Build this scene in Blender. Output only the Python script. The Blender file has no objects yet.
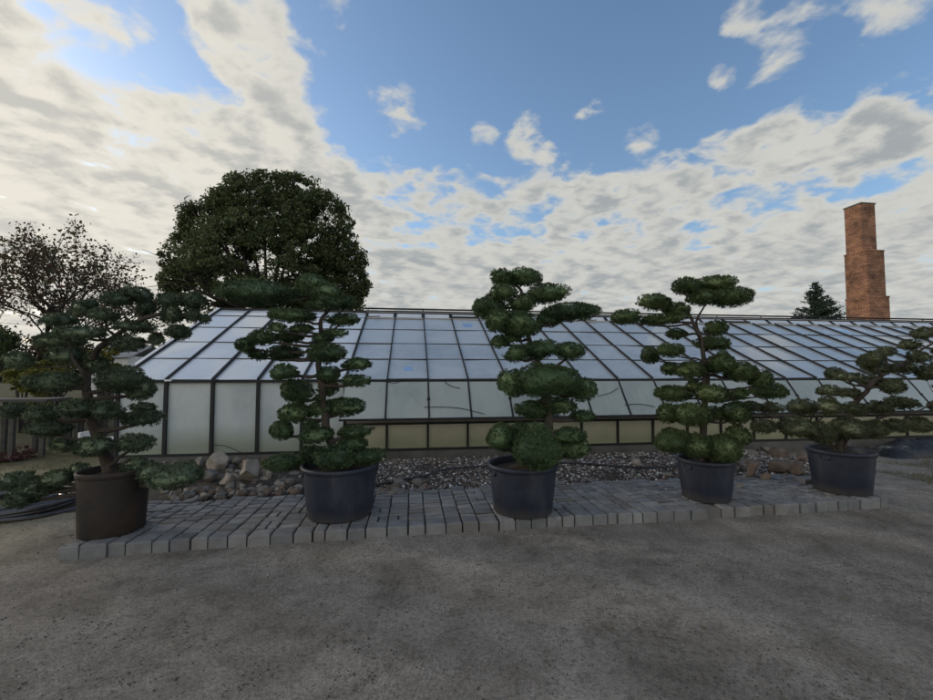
import bpy, math, random
import numpy as np
from mathutils import Vector, Matrix, noise
R_ = math.radians
random.seed(7); rng = np.random.default_rng(7)
sc = bpy.context.scene
COL = sc.collection

# ------------------------------------------------------------------ camera
FPX, W0, H0 = 410.0, 933.0, 700.0
YAW, PITCH, EYE = R_(7.6), R_(2.8), 1.6
Fv = Vector((math.sin(YAW)*math.cos(PITCH), math.cos(YAW)*math.cos(PITCH), math.sin(PITCH)))
Rv = Vector((math.cos(YAW), -math.sin(YAW), 0))
Uv = Rv.cross(Fv)
CAM = Vector((0, 0, EYE))
cd = bpy.data.cameras.new('camera'); cam = bpy.data.objects.new('camera', cd); COL.objects.link(cam)
cam.location = CAM
cam.matrix_world = Matrix((( Rv.x, Uv.x, -Fv.x, 0), (Rv.y, Uv.y, -Fv.y, 0), (Rv.z, Uv.z, -Fv.z, EYE), (0, 0, 0, 1)))
cd.sensor_width = 36; cd.lens = FPX/W0*36; cd.clip_start = .05; cd.clip_end = 3000
sc.camera = cam

def ray(u, v): return Fv + Rv*((u-W0/2)/FPX) - Uv*((v-H0/2)/FPX)
def atZ(u, v, depth): return CAM + ray(u, v)*depth            # at an optical depth
def atY(u, v, Y): d = ray(u, v); return CAM + d*(Y/d.y)
def gnd(u, v, z=0.0): d = ray(u, v); return CAM + d*((z-EYE)/d.z)
def depth_of(p): return (Vector(p)-CAM).dot(Fv)

# ------------------------------------------------------------------ helpers
def link(name, me, mat=None, parent=None, smooth=False):
    o = bpy.data.objects.new(name, me); COL.objects.link(o)
    if mat is not None:
        for m in (mat if isinstance(mat, (list, tuple)) else [mat]): me.materials.append(m)
    if smooth: me.polygons.foreach_set('use_smooth', [True]*len(me.polygons))
    if parent is not None: o.parent = parent
    return o
def tag(o, label=None, cat=None, group=None, kind=None):
    if label: o['label'] = label
    if cat: o['category'] = cat
    if group: o['group'] = group
    if kind: o['kind'] = kind
    return o
def empty(name, loc=(0, 0, 0), rz=0):
    o = bpy.data.objects.new(name, None); COL.objects.link(o); o.location = loc; o.rotation_euler.z = rz
    o.empty_display_size = .1
    return o
class MB:
    def __init__(s, org=(0, 0, 0)): s.v = []; s.f = []; s.m = []; s.org = Vector(org); s.mi = 0
    def add(s, vs, fs):
        b = len(s.v); s.v += [tuple(Vector(p)-s.org) for p in vs]; s.f += [tuple(i+b for i in f) for f in fs]; s.m += [s.mi]*len(fs)
    def box(s, x0, x1, y0, y1, z0, z1):
        s.add([(x0,y0,z0),(x1,y0,z0),(x1,y1,z0),(x0,y1,z0),(x0,y0,z1),(x1,y0,z1),(x1,y1,z1),(x0,y1,z1)],
              [(3,2,1,0),(4,5,6,7),(0,1,5,4),(1,2,6,5),(2,3,7,6),(3,0,4,7)])
    def beam(s, a, b, w, h, up=(0, 0, 1)):                   # rectangular bar, centred on a-b
        a, b = Vector(a), Vector(b); d = (b-a).normalized(); x = d.cross(Vector(up)).normalized(); y = x.cross(d)
        vs = [p + x*i*w/2 + y*j*h/2 for p in (a, b) for i, j in ((-1,-1),(1,-1),(1,1),(-1,1))]
        s.add(vs, [(0,1,2,3),(7,6,5,4),(0,4,5,1),(1,5,6,2),(2,6,7,3),(3,7,4,0)])
    def quad(s, a, b, c, d): s.add([a, b, c, d], [(0, 1, 2, 3)])
    def pane(s, a, b, c, d, t=.006):                          # thin slab, a real thickness
        a, b, c, d = map(Vector, (a, b, c, d)); n = (b-a).cross(d-a).normalized()*t
        s.add([a, b, c, d, a-n, b-n, c-n, d-n], [(0,1,2,3),(7,6,5,4),(0,4,5,1),(1,5,6,2),(2,6,7,3),(3,7,4,0)])
    def tube(s, pts, rad, n=8, cap=True):
        pts = [Vector(p) for p in pts]
        if not hasattr(rad, '__len__'): rad = [rad]*len(pts)
        vs = []; x = None
        for i, p in enumerate(pts):
            t = (pts[min(i+1, len(pts)-1)]-pts[max(i-1, 0)])
            t = t.normalized() if t.length > 1e-9 else Vector((0, 0, 1))
            if x is None: x = t.cross(Vector((.31, .2, .93)))
            x = x - t*x.dot(t)
            if x.length < 1e-6: x = t.cross(Vector((1, .1, 0)))
            x.normalize(); y = t.cross(x)
            vs += [p + (x*math.cos(2*math.pi*k/n)+y*math.sin(2*math.pi*k/n))*rad[i] for k in range(n)]
        fs = [(i*n+k, i*n+(k+1) % n, (i+1)*n+(k+1) % n, (i+1)*n+k) for i in range(len(pts)-1) for k in range(n)]
        if cap: fs += [tuple(range(n-1, -1, -1)), tuple((len(pts)-1)*n+k for k in range(n))]
        s.add(vs, fs)
    def lathe(s, prof, c=(0, 0, 0), n=48, wob=0):
        vs = []
        for r, z in prof:
            for k in range(n):
                a = 2*math.pi*k/n; rr = r*(1+wob*math.sin(2*a+.6)+wob*.5*math.sin(5*a))
                vs.append((c[0]+rr*math.cos(a), c[1]+rr*math.sin(a), c[2]+z))
        s.add(vs, [(i*n+k, i*n+(k+1) % n, (i+1)*n+(k+1) % n, (i+1)*n+k) for i in range(len(prof)-1) for k in range(n)])
    def build(s, name, mat=None, parent=None, smooth=False):
        me = bpy.data.meshes.new(name); me.from_pydata(s.v, [], s.f)
        if isinstance(mat, (list, tuple)): 
            o = link(name, me, mat, parent, smooth); me.polygons.foreach_set('material_index', s.m)
        else: o = link(name, me, mat, parent, smooth)
        if parent is None: o.location = s.org
        return o
def fast_mesh(name, V, F):
    """V (n,3), F (m,k) arrays"""
    me = bpy.data.meshes.new(name); k = F.shape[1]
    me.vertices.add(len(V)); me.vertices.foreach_set('co', V.astype(np.float32).ravel())
    me.loops.add(F.size); me.loops.foreach_set('vertex_index', F.astype(np.int32).ravel())
    me.polygons.add(len(F)); me.polygons.foreach_set('loop_start', np.arange(0, F.size, k, dtype=np.int32))
    me.polygons.foreach_set('loop_total', np.full(len(F), k, dtype=np.int32))
    me.update(calc_edges=True); return me
def smooth_path(pts, sub=4):
    pts = [Vector(p) for p in pts]; P = [pts[0]]+pts+[pts[-1]]; out = []
    for i in range(1, len(P)-2):
        p0, p1, p2, p3 = P[i-1:i+3]
        for k in range(sub):
            t = k/sub
            out.append(.5*((2*p1)+(p2-p0)*t+(2*p0-5*p1+4*p2-p3)*t*t+(3*p1-p0-3*p2+p3)*t**3))
    out.append(pts[-1]); return out

# ------------------------------------------------------------------ materials
def newmat(name):
    m = bpy.data.materials.new(name); m.use_nodes = True; nt = m.node_tree; b = nt.nodes['Principled BSDF']
    return m, nt, b
def N(nt, t, **kw):
    n = nt.nodes.new(t)
    for k, v in kw.items():
        if k.startswith('_'): setattr(n, k[1:], v)
        else: n.inputs[k].default_value = v
    return n
def ramp(nt, fac, stops, interp='LINEAR'):
    r = nt.nodes.new('ShaderNodeValToRGB'); r.color_ramp.interpolation = interp; e = r.color_ramp.elements
    while len(e) > 1: e.remove(e[-1])
    e[0].position = stops[0][0]; e[0].color = (*stops[0][1], 1)
    for p, c in stops[1:]: x = e.new(p); x.color = (*c, 1)
    if fac is not None: nt.links.new(fac, r.inputs['Fac'])
    return r
def g(x): return (x, x, x)
def objco(nt): return nt.nodes.new('ShaderNodeTexCoord').outputs['Object']
def noise_n(nt, scale, detail=4, rough=.55, vec=None, dist=0):
    n = N(nt, 'ShaderNodeTexNoise', Scale=scale, Detail=detail, Roughness=rough, Distortion=dist)
    nt.links.new(vec if vec is not None else objco(nt), n.inputs['Vector']); return n
def bump(nt, b, h, strength=.5, dist=.01, prev=None):
    n = N(nt, 'ShaderNodeBump', Strength=strength, Distance=dist); nt.links.new(h, n.inputs['Height'])
    if prev: nt.links.new(prev.outputs[0], n.inputs['Normal'])
    nt.links.new(n.outputs[0], b.inputs['Normal']); return n
def mixc(nt, fac, a, b, mode='MIX'):
    m = nt.nodes.new('ShaderNodeMix'); m.data_type = 'RGBA'; m.blend_type = mode
    for s, x in ((0, fac), (6, a), (7, b)):
        if isinstance(x, (int, float)): m.inputs[s].default_value = x
        elif isinstance(x, tuple): m.inputs[s].default_value = (*x, 1)
        else: nt.links.new(x, m.inputs[s])
    return m.outputs[2]
def simple(name, c1, c2, scale=5, rough=.7, bs=.3, bd=.005, bscale=None, metal=0, island=False):
    m, nt, b = newmat(name)
    n = noise_n(nt, scale, 6, .6); r = ramp(nt, n.outputs[0], [(.3, c1), (.7, c2)])
    col = r.outputs[0]
    if island:
        gi = nt.nodes.new('ShaderNodeNewGeometry'); r2 = ramp(nt, gi.outputs['Random Per Island'], [(0, g(.6)), (1, g(1.35))])
        col = mixc(nt, 1.0, col, r2.outputs[0], 'MULTIPLY')
    nt.links.new(col, b.inputs['Base Color']); b.inputs['Roughness'].default_value = rough; b.inputs['Metallic'].default_value = metal
    n2 = noise_n(nt, bscale or scale*6, 5, .6); bump(nt, b, n2.outputs[0], bs, bd)
    return m
def foliage(name, cols, trans=.25, rough=.6, nscale=2.5):
    m, nt, b = newmat(name)
    gi = nt.nodes.new('ShaderNodeNewGeometry'); n = noise_n(nt, nscale, 3)
    add = N(nt, 'ShaderNodeMath', _operation='MULTIPLY_ADD'); add.inputs[1].default_value = .75
    nt.links.new(gi.outputs['Random Per Island'], add.inputs[0])
    sub = N(nt, 'ShaderNodeMath', _operation='MULTIPLY_ADD'); sub.inputs[1].default_value = .9; sub.inputs[2].default_value = -.30
    nt.links.new(n.outputs[0], sub.inputs[0]); nt.links.new(sub.outputs[0], add.inputs[2])
    r = ramp(nt, add.outputs[0], [(i/(len(cols)-1)*.62+.16, c) for i, c in enumerate(cols)])
    nt.links.new(r.outputs[0], b.inputs['Base Color']); b.inputs['Roughness'].default_value = rough
    b.inputs['Specular IOR Level'].default_value = .3
    tr = N(nt, 'ShaderNodeBsdfTranslucent'); nt.links.new(r.outputs[0], tr.inputs[0])
    mx = N(nt, 'ShaderNodeMixShader'); mx.inputs[0].default_value = trans
    nt.links.new(b.outputs[0], mx.inputs[1]); nt.links.new(tr.outputs[0], mx.inputs[2])
    nt.links.new(mx.outputs[0], nt.nodes['Material Output'].inputs['Surface'])
    return m
def glass(name, c1, c2, transp=.12, ior=1.6, rough=.05, scale=1.2, zgrad=None, streak=(1, 1, .25), scat=.5):
    """weathered, limewashed greenhouse glass: a dirt film that scatters, the pane's own reflection, a little see-through"""
    m, nt, b = newmat(name); nt.nodes.remove(b)
    mp = N(nt, 'ShaderNodeMapping'); mp.inputs['Scale'].default_value = streak; nt.links.new(objco(nt), mp.inputs[0])
    n = noise_n(nt, scale, 5, .6, mp.outputs[0]); n2 = noise_n(nt, scale*7, 5, .7, mp.outputs[0])
    gi = nt.nodes.new('ShaderNodeNewGeometry')
    a = N(nt, 'ShaderNodeMath', _operation='MULTIPLY_ADD'); a.inputs[1].default_value = .22; nt.links.new(gi.outputs['Random Per Island'], a.inputs[0]); nt.links.new(n.outputs[0], a.inputs[2])
    a2 = N(nt, 'ShaderNodeMath', _operation='MULTIPLY_ADD'); a2.inputs[1].default_value = .25; nt.links.new(n2.outputs[0], a2.inputs[0]); nt.links.new(a.outputs[0], a2.inputs[2])
    r = ramp(nt, a2.outputs[0], [(.5, c1), (.84, c2)]); col = r.outputs[0]
    if zgrad:                                                 # algae settled along the foot of the panes
        sp = nt.nodes.new('ShaderNodeSeparateXYZ'); nt.links.new(objco(nt), sp.inputs[0])
        aa = N(nt, 'ShaderNodeMath', _operation='MULTIPLY_ADD'); aa.inputs[1].default_value = -.35; nt.links.new(n.outputs[0], aa.inputs[0]); nt.links.new(sp.outputs[2], aa.inputs[2])
        mr = N(nt, 'ShaderNodeMapRange'); mr.inputs[1].default_value = zgrad[0]; mr.inputs[2].default_value = zgrad[1]; nt.links.new(aa.outputs[0], mr.inputs[0])
        col = mixc(nt, mr.outputs[0], zgrad[2], col)
    d = N(nt, 'ShaderNodeBsdfDiffuse'); t = N(nt, 'ShaderNodeBsdfTranslucent'); nt.links.new(col, d.inputs[0]); nt.links.new(col, t.inputs[0])
    tp = N(nt, 'ShaderNodeBsdfTransparent'); tp.inputs[0].default_value = (.8, .9, .9, 1)
    gl = N(nt, 'ShaderNodeBsdfGlossy', Roughness=rough)
    m1 = N(nt, 'ShaderNodeMixShader'); m1.inputs[0].default_value = scat; nt.links.new(d.outputs[0], m1.inputs[1]); nt.links.new(t.outputs[0], m1.inputs[2])
    m2 = N(nt, 'ShaderNodeMixShader'); m2.inputs[0].default_value = transp; nt.links.new(m1.outputs[0], m2.inputs[1]); nt.links.new(tp.outputs[0], m2.inputs[2])
    fr = N(nt, 'ShaderNodeFresnel', IOR=ior)
    bp = N(nt, 'ShaderNodeBump', Strength=.06, Distance=.02); nb = noise_n(nt, 1.6, 2); nt.links.new(nb.outputs[0], bp.inputs['Height'])
    nt.links.new(bp.outputs[0], gl.inputs['Normal'])
    m3 = N(nt, 'ShaderNodeMixShader'); nt.links.new(fr.outputs[0], m3.inputs[0]); nt.links.new(m2.outputs[0], m3.inputs[1]); nt.links.new(gl.outputs[0], m3.inputs[2])
    nt.links.new(m3.outputs[0], nt.nodes['Material Output'].inputs['Surface'])
    return m

M = {}
M['frame'] = simple('dark_steel', (.006, .007, .009), (.015, .016, .019), 4, .75)
M['rail'] = simple('galvanised_rail', (.2, .21, .23), (.32, .33, .35), 4, .5)
M['pale_beam'] = simple('weathered_beam', (.15, .14, .11), (.24, .22, .18), 3, .8)
M['white'] = simple('white_trim', (.55, .57, .6), (.72, .73, .75), 3, .5)
M['concrete'] = simple('concrete', (.07, .07, .068), (.13, .13, .125), 2.5, .9, .5, .01, 30)
M['roof_white'] = glass('limewashed_roof_glass', (.60, .66, .73), (.78, .82, .87), .03, 1.9, .08, scat=.2)
M['roof_blue'] = glass('roof_glass', (.46, .53, .60), (.66, .72, .77), .05, 1.85, .05, scat=.35)
M['wall_glass'] = glass('wall_glass', (.42, .50, .53), (.68, .75, .78), .04, 1.5, .1, 1.0, (.15, .5, (.38, .43, .36)), (1, 1, .6), .3)
M['vent_glass'] = glass('vent_glass', (.42, .50, .50), (.64, .70, .68), .04, 1.5, .07, 1.3, None)
M['low_glass'] = glass('low_glass', (.62, .60, .44), (.86, .84, .68), .03, 1.45, .15, 1.6, (.1, .45, (.40, .42, .29)), (1, 1, .5), .3)
M['brick'] = None
M['pot_black'] = None
def pot_mat():
    m, nt, b = newmat('black_plastic'); co = objco(nt); n = noise_n(nt, 3, 6, .65, co)
    mp = N(nt, 'ShaderNodeMapping'); mp.inputs['Scale'].default_value = (1, 1, .18); nt.links.new(co, mp.inputs[0]); st = noise_n(nt, 9, 6, .7, mp.outputs[0])
    c = ramp(nt, n.outputs[0], [(.35, (.010, .014, .027)), (.65, (.022, .029, .048))]).outputs[0]
    sr = ramp(nt, st.outputs[0], [(.5, g(0)), (.72, g(.45))]); c = mixc(nt, sr.outputs[0], c, (.06, .064, .075))
    sp = nt.nodes.new('ShaderNodeSeparateXYZ'); nt.links.new(co, sp.inputs[0])
    hz = N(nt, 'ShaderNodeMath', _operation='MULTIPLY_ADD'); hz.inputs[1].default_value = .22; nt.links.new(n.outputs[0], hz.inputs[0]); nt.links.new(sp.outputs[2], hz.inputs[2])
    dm = N(nt, 'ShaderNodeMapRange'); dm.inputs[1].default_value = .22; dm.inputs[2].default_value = .08; dm.inputs[4].default_value = .6; nt.links.new(hz.outputs[0], dm.inputs[0])
    c = mixc(nt, dm.outputs[0], c, (.09, .082, .07))
    nt.links.new(c, b.inputs['Base Color']); b.inputs['Roughness'].default_value = .55; b.inputs['Specular IOR Level'].default_value = .35
    bump(nt, b, noise_n(nt, 18, 4).outputs[0], .15, .003); return m
M['pot_black'] = pot_mat()
M['bark'] = simple('bark', (.022, .017, .014), (.06, .05, .042), 14, .95, .9, .012, 40)
M['soil'] = simple('potting_soil', (.02, .014, .01), (.05, .037, .026), 20, 1, 1, .02, 60)
M['hose'] = simple('black_hose', (.012, .012, .014), (.022, .022, .026), 6, .35, .1, .002)
M['pipe'] = simple('grey_black_pipe', (.035, .035, .04), (.07, .07, .078), 6, .18, .1, .002)
M['wood_grey'] = simple('weathered_wood', (.03, .03, .03), (.065, .063, .06), 9, .85, .5, .004, 30)
M['rock'] = [simple('pale_rock', (.20, .175, .145), (.34, .305, .26), 5, .9, 1, .03, 12), simple('brown_rock', (.075, .058, .046), (.17, .13, .102), 6, .9, 1, .03, 12),
             simple('grey_rock', (.10, .092, .085), (.20, .185, .165), 6, .9, 1, .03, 12), simple('rusty_rock', (.10, .075, .06), (.21, .16, .13), 8, .9, 1, .04, 14)]

def gravel_mat():
    m, nt, b = newmat('gravel'); gi = nt.nodes.new('ShaderNodeNewGeometry')
    r = ramp(nt, gi.outputs['Random Per Island'], [(0, (.05, .045, .042)), (.3, (.12, .10, .085)), (.5, (.22, .20, .19)), (.7, (.16, .09, .07)), (.8, (.35, .34, .33)), (.92, (.6, .59, .57))], 'CONSTANT')
    nt.links.new(r.outputs[0], b.inputs['Base Color']); b.inputs['Roughness'].default_value = .75
    bump(nt, b, noise_n(nt, 60, 3).outputs[0], .3, .004); return m
M['gravel'] = gravel_mat()

def grit_mat():
    m, nt, b = newmat('yard_grit'); gi = nt.nodes.new('ShaderNodeNewGeometry')
    r = ramp(nt, gi.outputs['Random Per Island'], [(0, (.06, .05, .04)), (.35, (.12, .10, .08)), (.65, (.2, .17, .14)), (.9, (.28, .25, .21)), (.985, (.5, .49, .46))], 'CONSTANT')
    nt.links.new(r.outputs[0], b.inputs['Base Color']); b.inputs['Roughness'].default_value = .85; return m
M['grit'] = grit_mat()
M['clod'] = simple('clod_earth', (.05, .042, .034), (.11, .095, .08), 8, 1, .8, .004, 90)
def ground_mat():
    m, nt, b = newmat('sandy_ground'); co = objco(nt)
    big = noise_n(nt, .35, 5, .6, co, .4); mid = noise_n(nt, 1.7, 6, .68, co, .3); fine = noise_n(nt, 38, 6, .75, co); grit = noise_n(nt, 150, 2, .7, co)
    c1 = ramp(nt, mid.outputs[0], [(.34, (.155, .137, .116)), (.5, (.228, .204, .176)), (.66, (.305, .275, .240))])
    c2 = ramp(nt, big.outputs[0], [(.3, g(.92)), (.52, g(1.03)), (.72, g(1.14))])
    c = mixc(nt, 1, c1.outputs[0], c2.outputs[0], 'MULTIPLY')
    c3 = ramp(nt, fine.outputs[0], [(.3, g(.35)), (.48, g(1.0)), (.7, g(1.45))]); c = mixc(nt, .8, c, c3.outputs[0], 'MULTIPLY')
    c4 = ramp(nt, grit.outputs[0], [(.32, g(.35)), (.5, g(1.0)), (.68, g(1.6))]); c = mixc(nt, .6, c, c4.outputs[0], 'MULTIPLY')
    # damp dark strip scuffed in front of the paving, yellow-green ground further left
    sp = nt.nodes.new('ShaderNodeSeparateXYZ'); nt.links.new(co, sp.inputs[0])
    yel = N(nt, 'ShaderNodeMapRange'); yel.inputs[1].default_value = -3.0; yel.inputs[2].default_value = -4.5; nt.links.new(sp.outputs[0], yel.inputs[0])
    c = mixc(nt, yel.outputs[0], c, mixc(nt, 1, c, (1.12, 1.08, .80), 'MULTIPLY'))
    cl = noise_n(nt, 7, 9, .82, co, .3); clm = ramp(nt, cl.outputs[0], [(.50, g(0)), (.60, g(.5))])
    area = noise_n(nt, .9, 3, .5, co, .5); am_ = ramp(nt, area.outputs[0], [(.42, g(.15)), (.6, g(1))])
    cm = N(nt, 'ShaderNodeMath', _operation='MULTIPLY'); nt.links.new(clm.outputs[0], cm.inputs[0]); nt.links.new(am_.outputs[0], cm.inputs[1])
    c = mixc(nt, cm.outputs[0], c, mixc(nt, 1, c, (.40, .38, .36), 'MULTIPLY'))
    # moss and dark earth blotches
    bl = noise_n(nt, 1.1, 7, .7, co, .6); blm = ramp(nt, bl.outputs[0], [(.54, g(0)), (.66, g(.6))])
    c = mixc(nt, blm.outputs[0], c, mixc(nt, 1, c, (.74, .73, .71), 'MULTIPLY'))
    far = N(nt, 'ShaderNodeMapRange'); far.inputs[1].default_value = 7.2; far.inputs[2].default_value = 8.6; nt.links.new(sp.outputs[1], far.inputs[0])
    gr = ramp(nt, mid.outputs[0], [(.35, (.035, .04, .018)), (.55, (.075, .07, .035)), (.7, (.14, .12, .07))])
    c = mixc(nt, far.outputs[0], c, gr.outputs[0])
    nt.links.new(c, b.inputs['Base Color']); b.inputs['Roughness'].default_value = .95; b.inputs['Specular IOR Level'].default_value = .2
    # tyre tread ribs pressed in patches
    mp = N(nt, 'ShaderNodeMapping'); mp.inputs['Rotation'].default_value = (0, 0, R_(20)); nt.links.new(co, mp.inputs[0])
    wv = N(nt, 'ShaderNodeTexWave', Scale=13, Distortion=2.2, Detail=3); wv.inputs['Detail Scale'].default_value = 1.2; nt.links.new(mp.outputs[0], wv.inputs['Vector'])
    msk = noise_n(nt, .8, 3, .5, co); mr = ramp(nt, msk.outputs[0], [(.5, g(0)), (.62, g(1))])
    mul = N(nt, 'ShaderNodeMath', _operation='MULTIPLY'); nt.links.new(wv.outputs[1], mul.inputs[0]); nt.links.new(mr.outputs[0], mul.inputs[1])
    b1 = N(nt, 'ShaderNodeBump', Strength=.5, Distance=.007); nt.links.new(mul.outputs[0], b1.inputs['Height'])
    b2 = bump(nt, b, fine.outputs[0], .8, .018, b1); bump(nt, b, grit.outputs[0], .6, .006, b2)
    return m
M['ground'] = ground_mat()

def paving_mat():
    m, nt, b = newmat('grey_paver'); gi = nt.nodes.new('ShaderNodeNewGeometry')
    n = noise_n(nt, 7, 6, .65); r = ramp(nt, n.outputs[0], [(.3, (.115, .12, .127)), (.7, (.19, .195, .204))])
    r2 = ramp(nt, gi.outputs['Random Per Island'], [(0, (.72, .72, .73)), (.5, (1, 1, 1)), (1, (1.22, 1.2, 1.16))])
    c = mixc(nt, 1, r.outputs[0], r2.outputs[0], 'MULTIPLY')
    d = noise_n(nt, 1.4, 6, .7); dm = ramp(nt, d.outputs[0], [(.5, g(0)), (.7, g(.7))]); c = mixc(nt, dm.outputs[0], c, (.11, .09, .07))
    nt.links.new(c, b.inputs['Base Color']); b.inputs['Roughness'].default_value = .85
    bump(nt, b, noise_n(nt, 70, 5, .7).outputs[0], .5, .006); return m
M['paver'] = paving_mat()
M['joint'] = simple('joint_sand', (.014, .012, .010), (.03, .026, .02), 12, 1, .8, .01)

def brick_mat():
    m, nt, b = newmat('old_red_brick'); co = objco(nt)
    sp = nt.nodes.new('ShaderNodeSeparateXYZ'); nt.links.new(co, sp.inputs[0])
    ad = N(nt, 'ShaderNodeMath', _operation='ADD'); nt.links.new(sp.outputs[0], ad.inputs[0]); nt.links.new(sp.outputs[1], ad.inputs[1])
    cb = nt.nodes.new('ShaderNodeCombineXYZ'); nt.links.new(ad.outputs[0], cb.inputs[0]); nt.links.new(sp.outputs[2], cb.inputs[1])
    bt = N(nt, 'ShaderNodeTexBrick', Scale=1.0); bt.inputs['Brick Width'].default_value = .26; bt.inputs['Row Height'].default_value = .105; bt.inputs['Mortar Size'].default_value = .012
    bt.inputs['Color1'].default_value = (.33, .165, .092, 1); bt.inputs['Color2'].default_value = (.20, .095, .06, 1); bt.inputs['Mortar'].default_value = (.09, .055, .04, 1)
    nt.links.new(cb.outputs[0], bt.inputs['Vector'])
    n = noise_n(nt, 1.3, 7, .75); r = ramp(nt, n.outputs[0], [(.35, g(.42)), (.5, g(1.0)), (.68, g(1.4))]); c = mixc(nt, 1, bt.outputs[0], r.outputs[0], 'MULTIPLY')
    nt.links.new(c, b.inputs['Base Color']); b.inputs['Roughness'].default_value = .9
    bump(nt, b, bt.outputs[1], -.6, .01); return m
M['brick'] = brick_mat()

def rusty_mat():
    m, nt, b = newmat('rusty_tub'); n = noise_n(nt, 4, 7, .7)
    r = ramp(nt, n.outputs[0], [(.38, (.010, .009, .009)), (.56, (.022, .015, .012)), (.74, (.055, .030, .018))])
    nt.links.new(r.outputs[0], b.inputs['Base Color']); b.inputs['Roughness'].default_value = .75; bump(nt, b, noise_n(nt, 40, 5).outputs[0], .4, .006); return m
M['rust'] = rusty_mat()
PG = [foliage('pine_bluegreen', [(.032, .056, .036), (.090, .132, .084), (.20, .26, .165)]),
      foliage('pine_green', [(.028, .056, .030), (.076, .130, .068), (.165, .24, .12)]),
      foliage('pine_midgreen', [(.030, .060, .032), (.078, .138, .066), (.17, .25, .12)]),
      foliage('pine_yellowgreen', [(.032, .058, .027), (.086, .134, .056), (.18, .24, .105)]),
      foliage('pine_olive', [(.044, .058, .032), (.116, .140, .076), (.215, .24, .14)])]
M['linden'] = foliage('linden_leaves', [(.03, .045, .02), (.06, .082, .034), (.11, .135, .055)], .35)
M['autumn'] = foliage('autumn_leaves', [(.05, .06, .025), (.075, .042, .03), (.09, .048, .036), (.07, .08, .03)], .4, nscale=.35)
M['shrub_y'] = foliage('yellowgreen_leaves', [(.07, .085, .02), (.14, .14, .035), (.20, .19, .05)], .4)
M['shrub_red'] = foliage('dark_red_leaves', [(.05, .02, .025), (.09, .04, .045), (.13, .07, .07)], .3)
M['shrub_d'] = foliage('dark_leaves', [(.02, .034, .015), (.04, .06, .022), (.07, .09, .035)], .3)
M['spruce'] = foliage('spruce_needles', [(.018, .032, .022), (.032, .055, .036), (.05, .08, .05)], .15)
M['grass'] = foliage('weed_blades', [(.06, .075, .025), (.10, .105, .04), (.17, .15, .07)], .3)
M['twig'] = simple('twig_bark', (.02, .016, .015), (.045, .036, .034), 8, .95)

PT = .105
fl, fr_ = gnd(57, 547, PT), gnd(893, 498, PT)
YF = (fl.y*0.5+fr_.y*0.5); YB = gnd(500, 486, PT).y
X0, X1 = fl.x, fr_.x
SL = (fr_.y-fl.y)/(X1-X0)                                      # the strip runs slightly askew to the greenhouse
pm = gnd(500, 486, PT); YB = pm.y-(pm.x-X0)*SL
def front(x): return fl.y + (x-X0)*SL
print('PAVE', fl, fr_, YB, SL)
# ------------------------------------------------------------------ ground
def gh(x, y):
    z = .02*noise.noise(Vector((x*.35, y*.35, 0))) + .012*noise.noise(Vector((x*1.3, y*1.3, 3)))
    # bed of stones behind the paving swells a little
    if 5.2 < y < 7.6: z += .09*math.sin((y-5.2)/2.4*math.pi)*max(0, min(1, (x+4.4)/.8))*max(0, min(1, (7.0-x)/.8))
    if X0-.4 < x < X1+.3 and front(x)+.25 < y < YB+(x-X0)*SL-.2: z = min(z, .01)-.012
    return z
xs = np.concatenate([-np.geomspace(400, 9, 16), np.linspace(-8.6, 13, 145), np.geomspace(14, 400, 16)])
ys = np.concatenate([-np.geomspace(200, 3, 12), np.linspace(-2.6, 10, 84), np.geomspace(10.6, 600, 18)])
gm = MB(); nx, ny = len(xs), len(ys)
gm.v = [(x, y, gh(x, y) if abs(x) < 30 and -5 < y < 30 else 0) for y in ys for x in xs]
gm.f = [(j*nx+i, j*nx+i+1, (j+1)*nx+i+1, (j+1)*nx+i) for j in range(ny-1) for i in range(nx-1)]; gm.m = [0]*len(gm.f)
tag(gm.build('ground', M['ground'], smooth=True), kind='structure')

# ------------------------------------------------------------------ paving strip
def paver(mb, x0, x1, y0, y1, z0, z1, bv=.008):
    j = lambda: random.uniform(-.003, .003)
    tz = random.uniform(-.005, .004); sx, sy = random.uniform(-.004, .004), random.uniform(-.004, .004)
    def ring(ins, z, tilt):
        return [(x0+ins, y0+ins, z+(-sx-sy)*tilt), (x1-ins, y0+ins, z+(sx-sy)*tilt), (x1-ins, y1-ins, z+(sx+sy)*tilt), (x0+ins, y1-ins, z+(-sx+sy)*tilt)]
    vs = ring(j(), z0, 0)+ring(0, z1-bv+tz, 1)+ring(bv*.45, z1-bv*.3+tz, 1)+ring(bv*1.4, z1+tz, 1)
    a, b = random.uniform(-.003, .003), random.uniform(-.003, .003)
    vs = [(p[0]+a, p[1]+b, p[2]) for p in vs]
    fs = [(k*4+i, k*4+(i+1) % 4, k*4+4+(i+1) % 4, k*4+4+i) for k in range(3) for i in range(4)]+[(12, 13, 14, 15)]
    mb.add(vs, fs)
pv = MB(); x = X0; gap = .014
while x < X1-.05:
    w = random.choice([.125, .14, .165, .165, .21, .21]) if x < -1.8 else random.choice([.11, .13, .165, .165, .20, .20])
    x1 = min(x+w, X1); yb = YB + random.uniform(-.03, .03); y = fl.y+random.uniform(-.012, .012)
    k = 0
    while y < yb-.05:
        d = random.choice([.18, .2]) if k == 0 else random.choice([.085, .105, .13, .165, .165])
        if k > 0 and w > .19 and random.random() < .3:
            paver(pv, x+gap/2, x+w/2-gap/2, y+gap/2, y+d-gap/2, -.05, PT+(.0)); paver(pv, x+w/2+gap/2, x1-gap/2, y+gap/2, y+d-gap/2, -.05, PT)
        else: paver(pv, x+gap/2, x1-gap/2, y+gap/2, y+d-gap, -.06, PT+(.004 if k == 0 else 0), .014 if k == 0 else .008)
        y += d; k += 1
    x = x1
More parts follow.
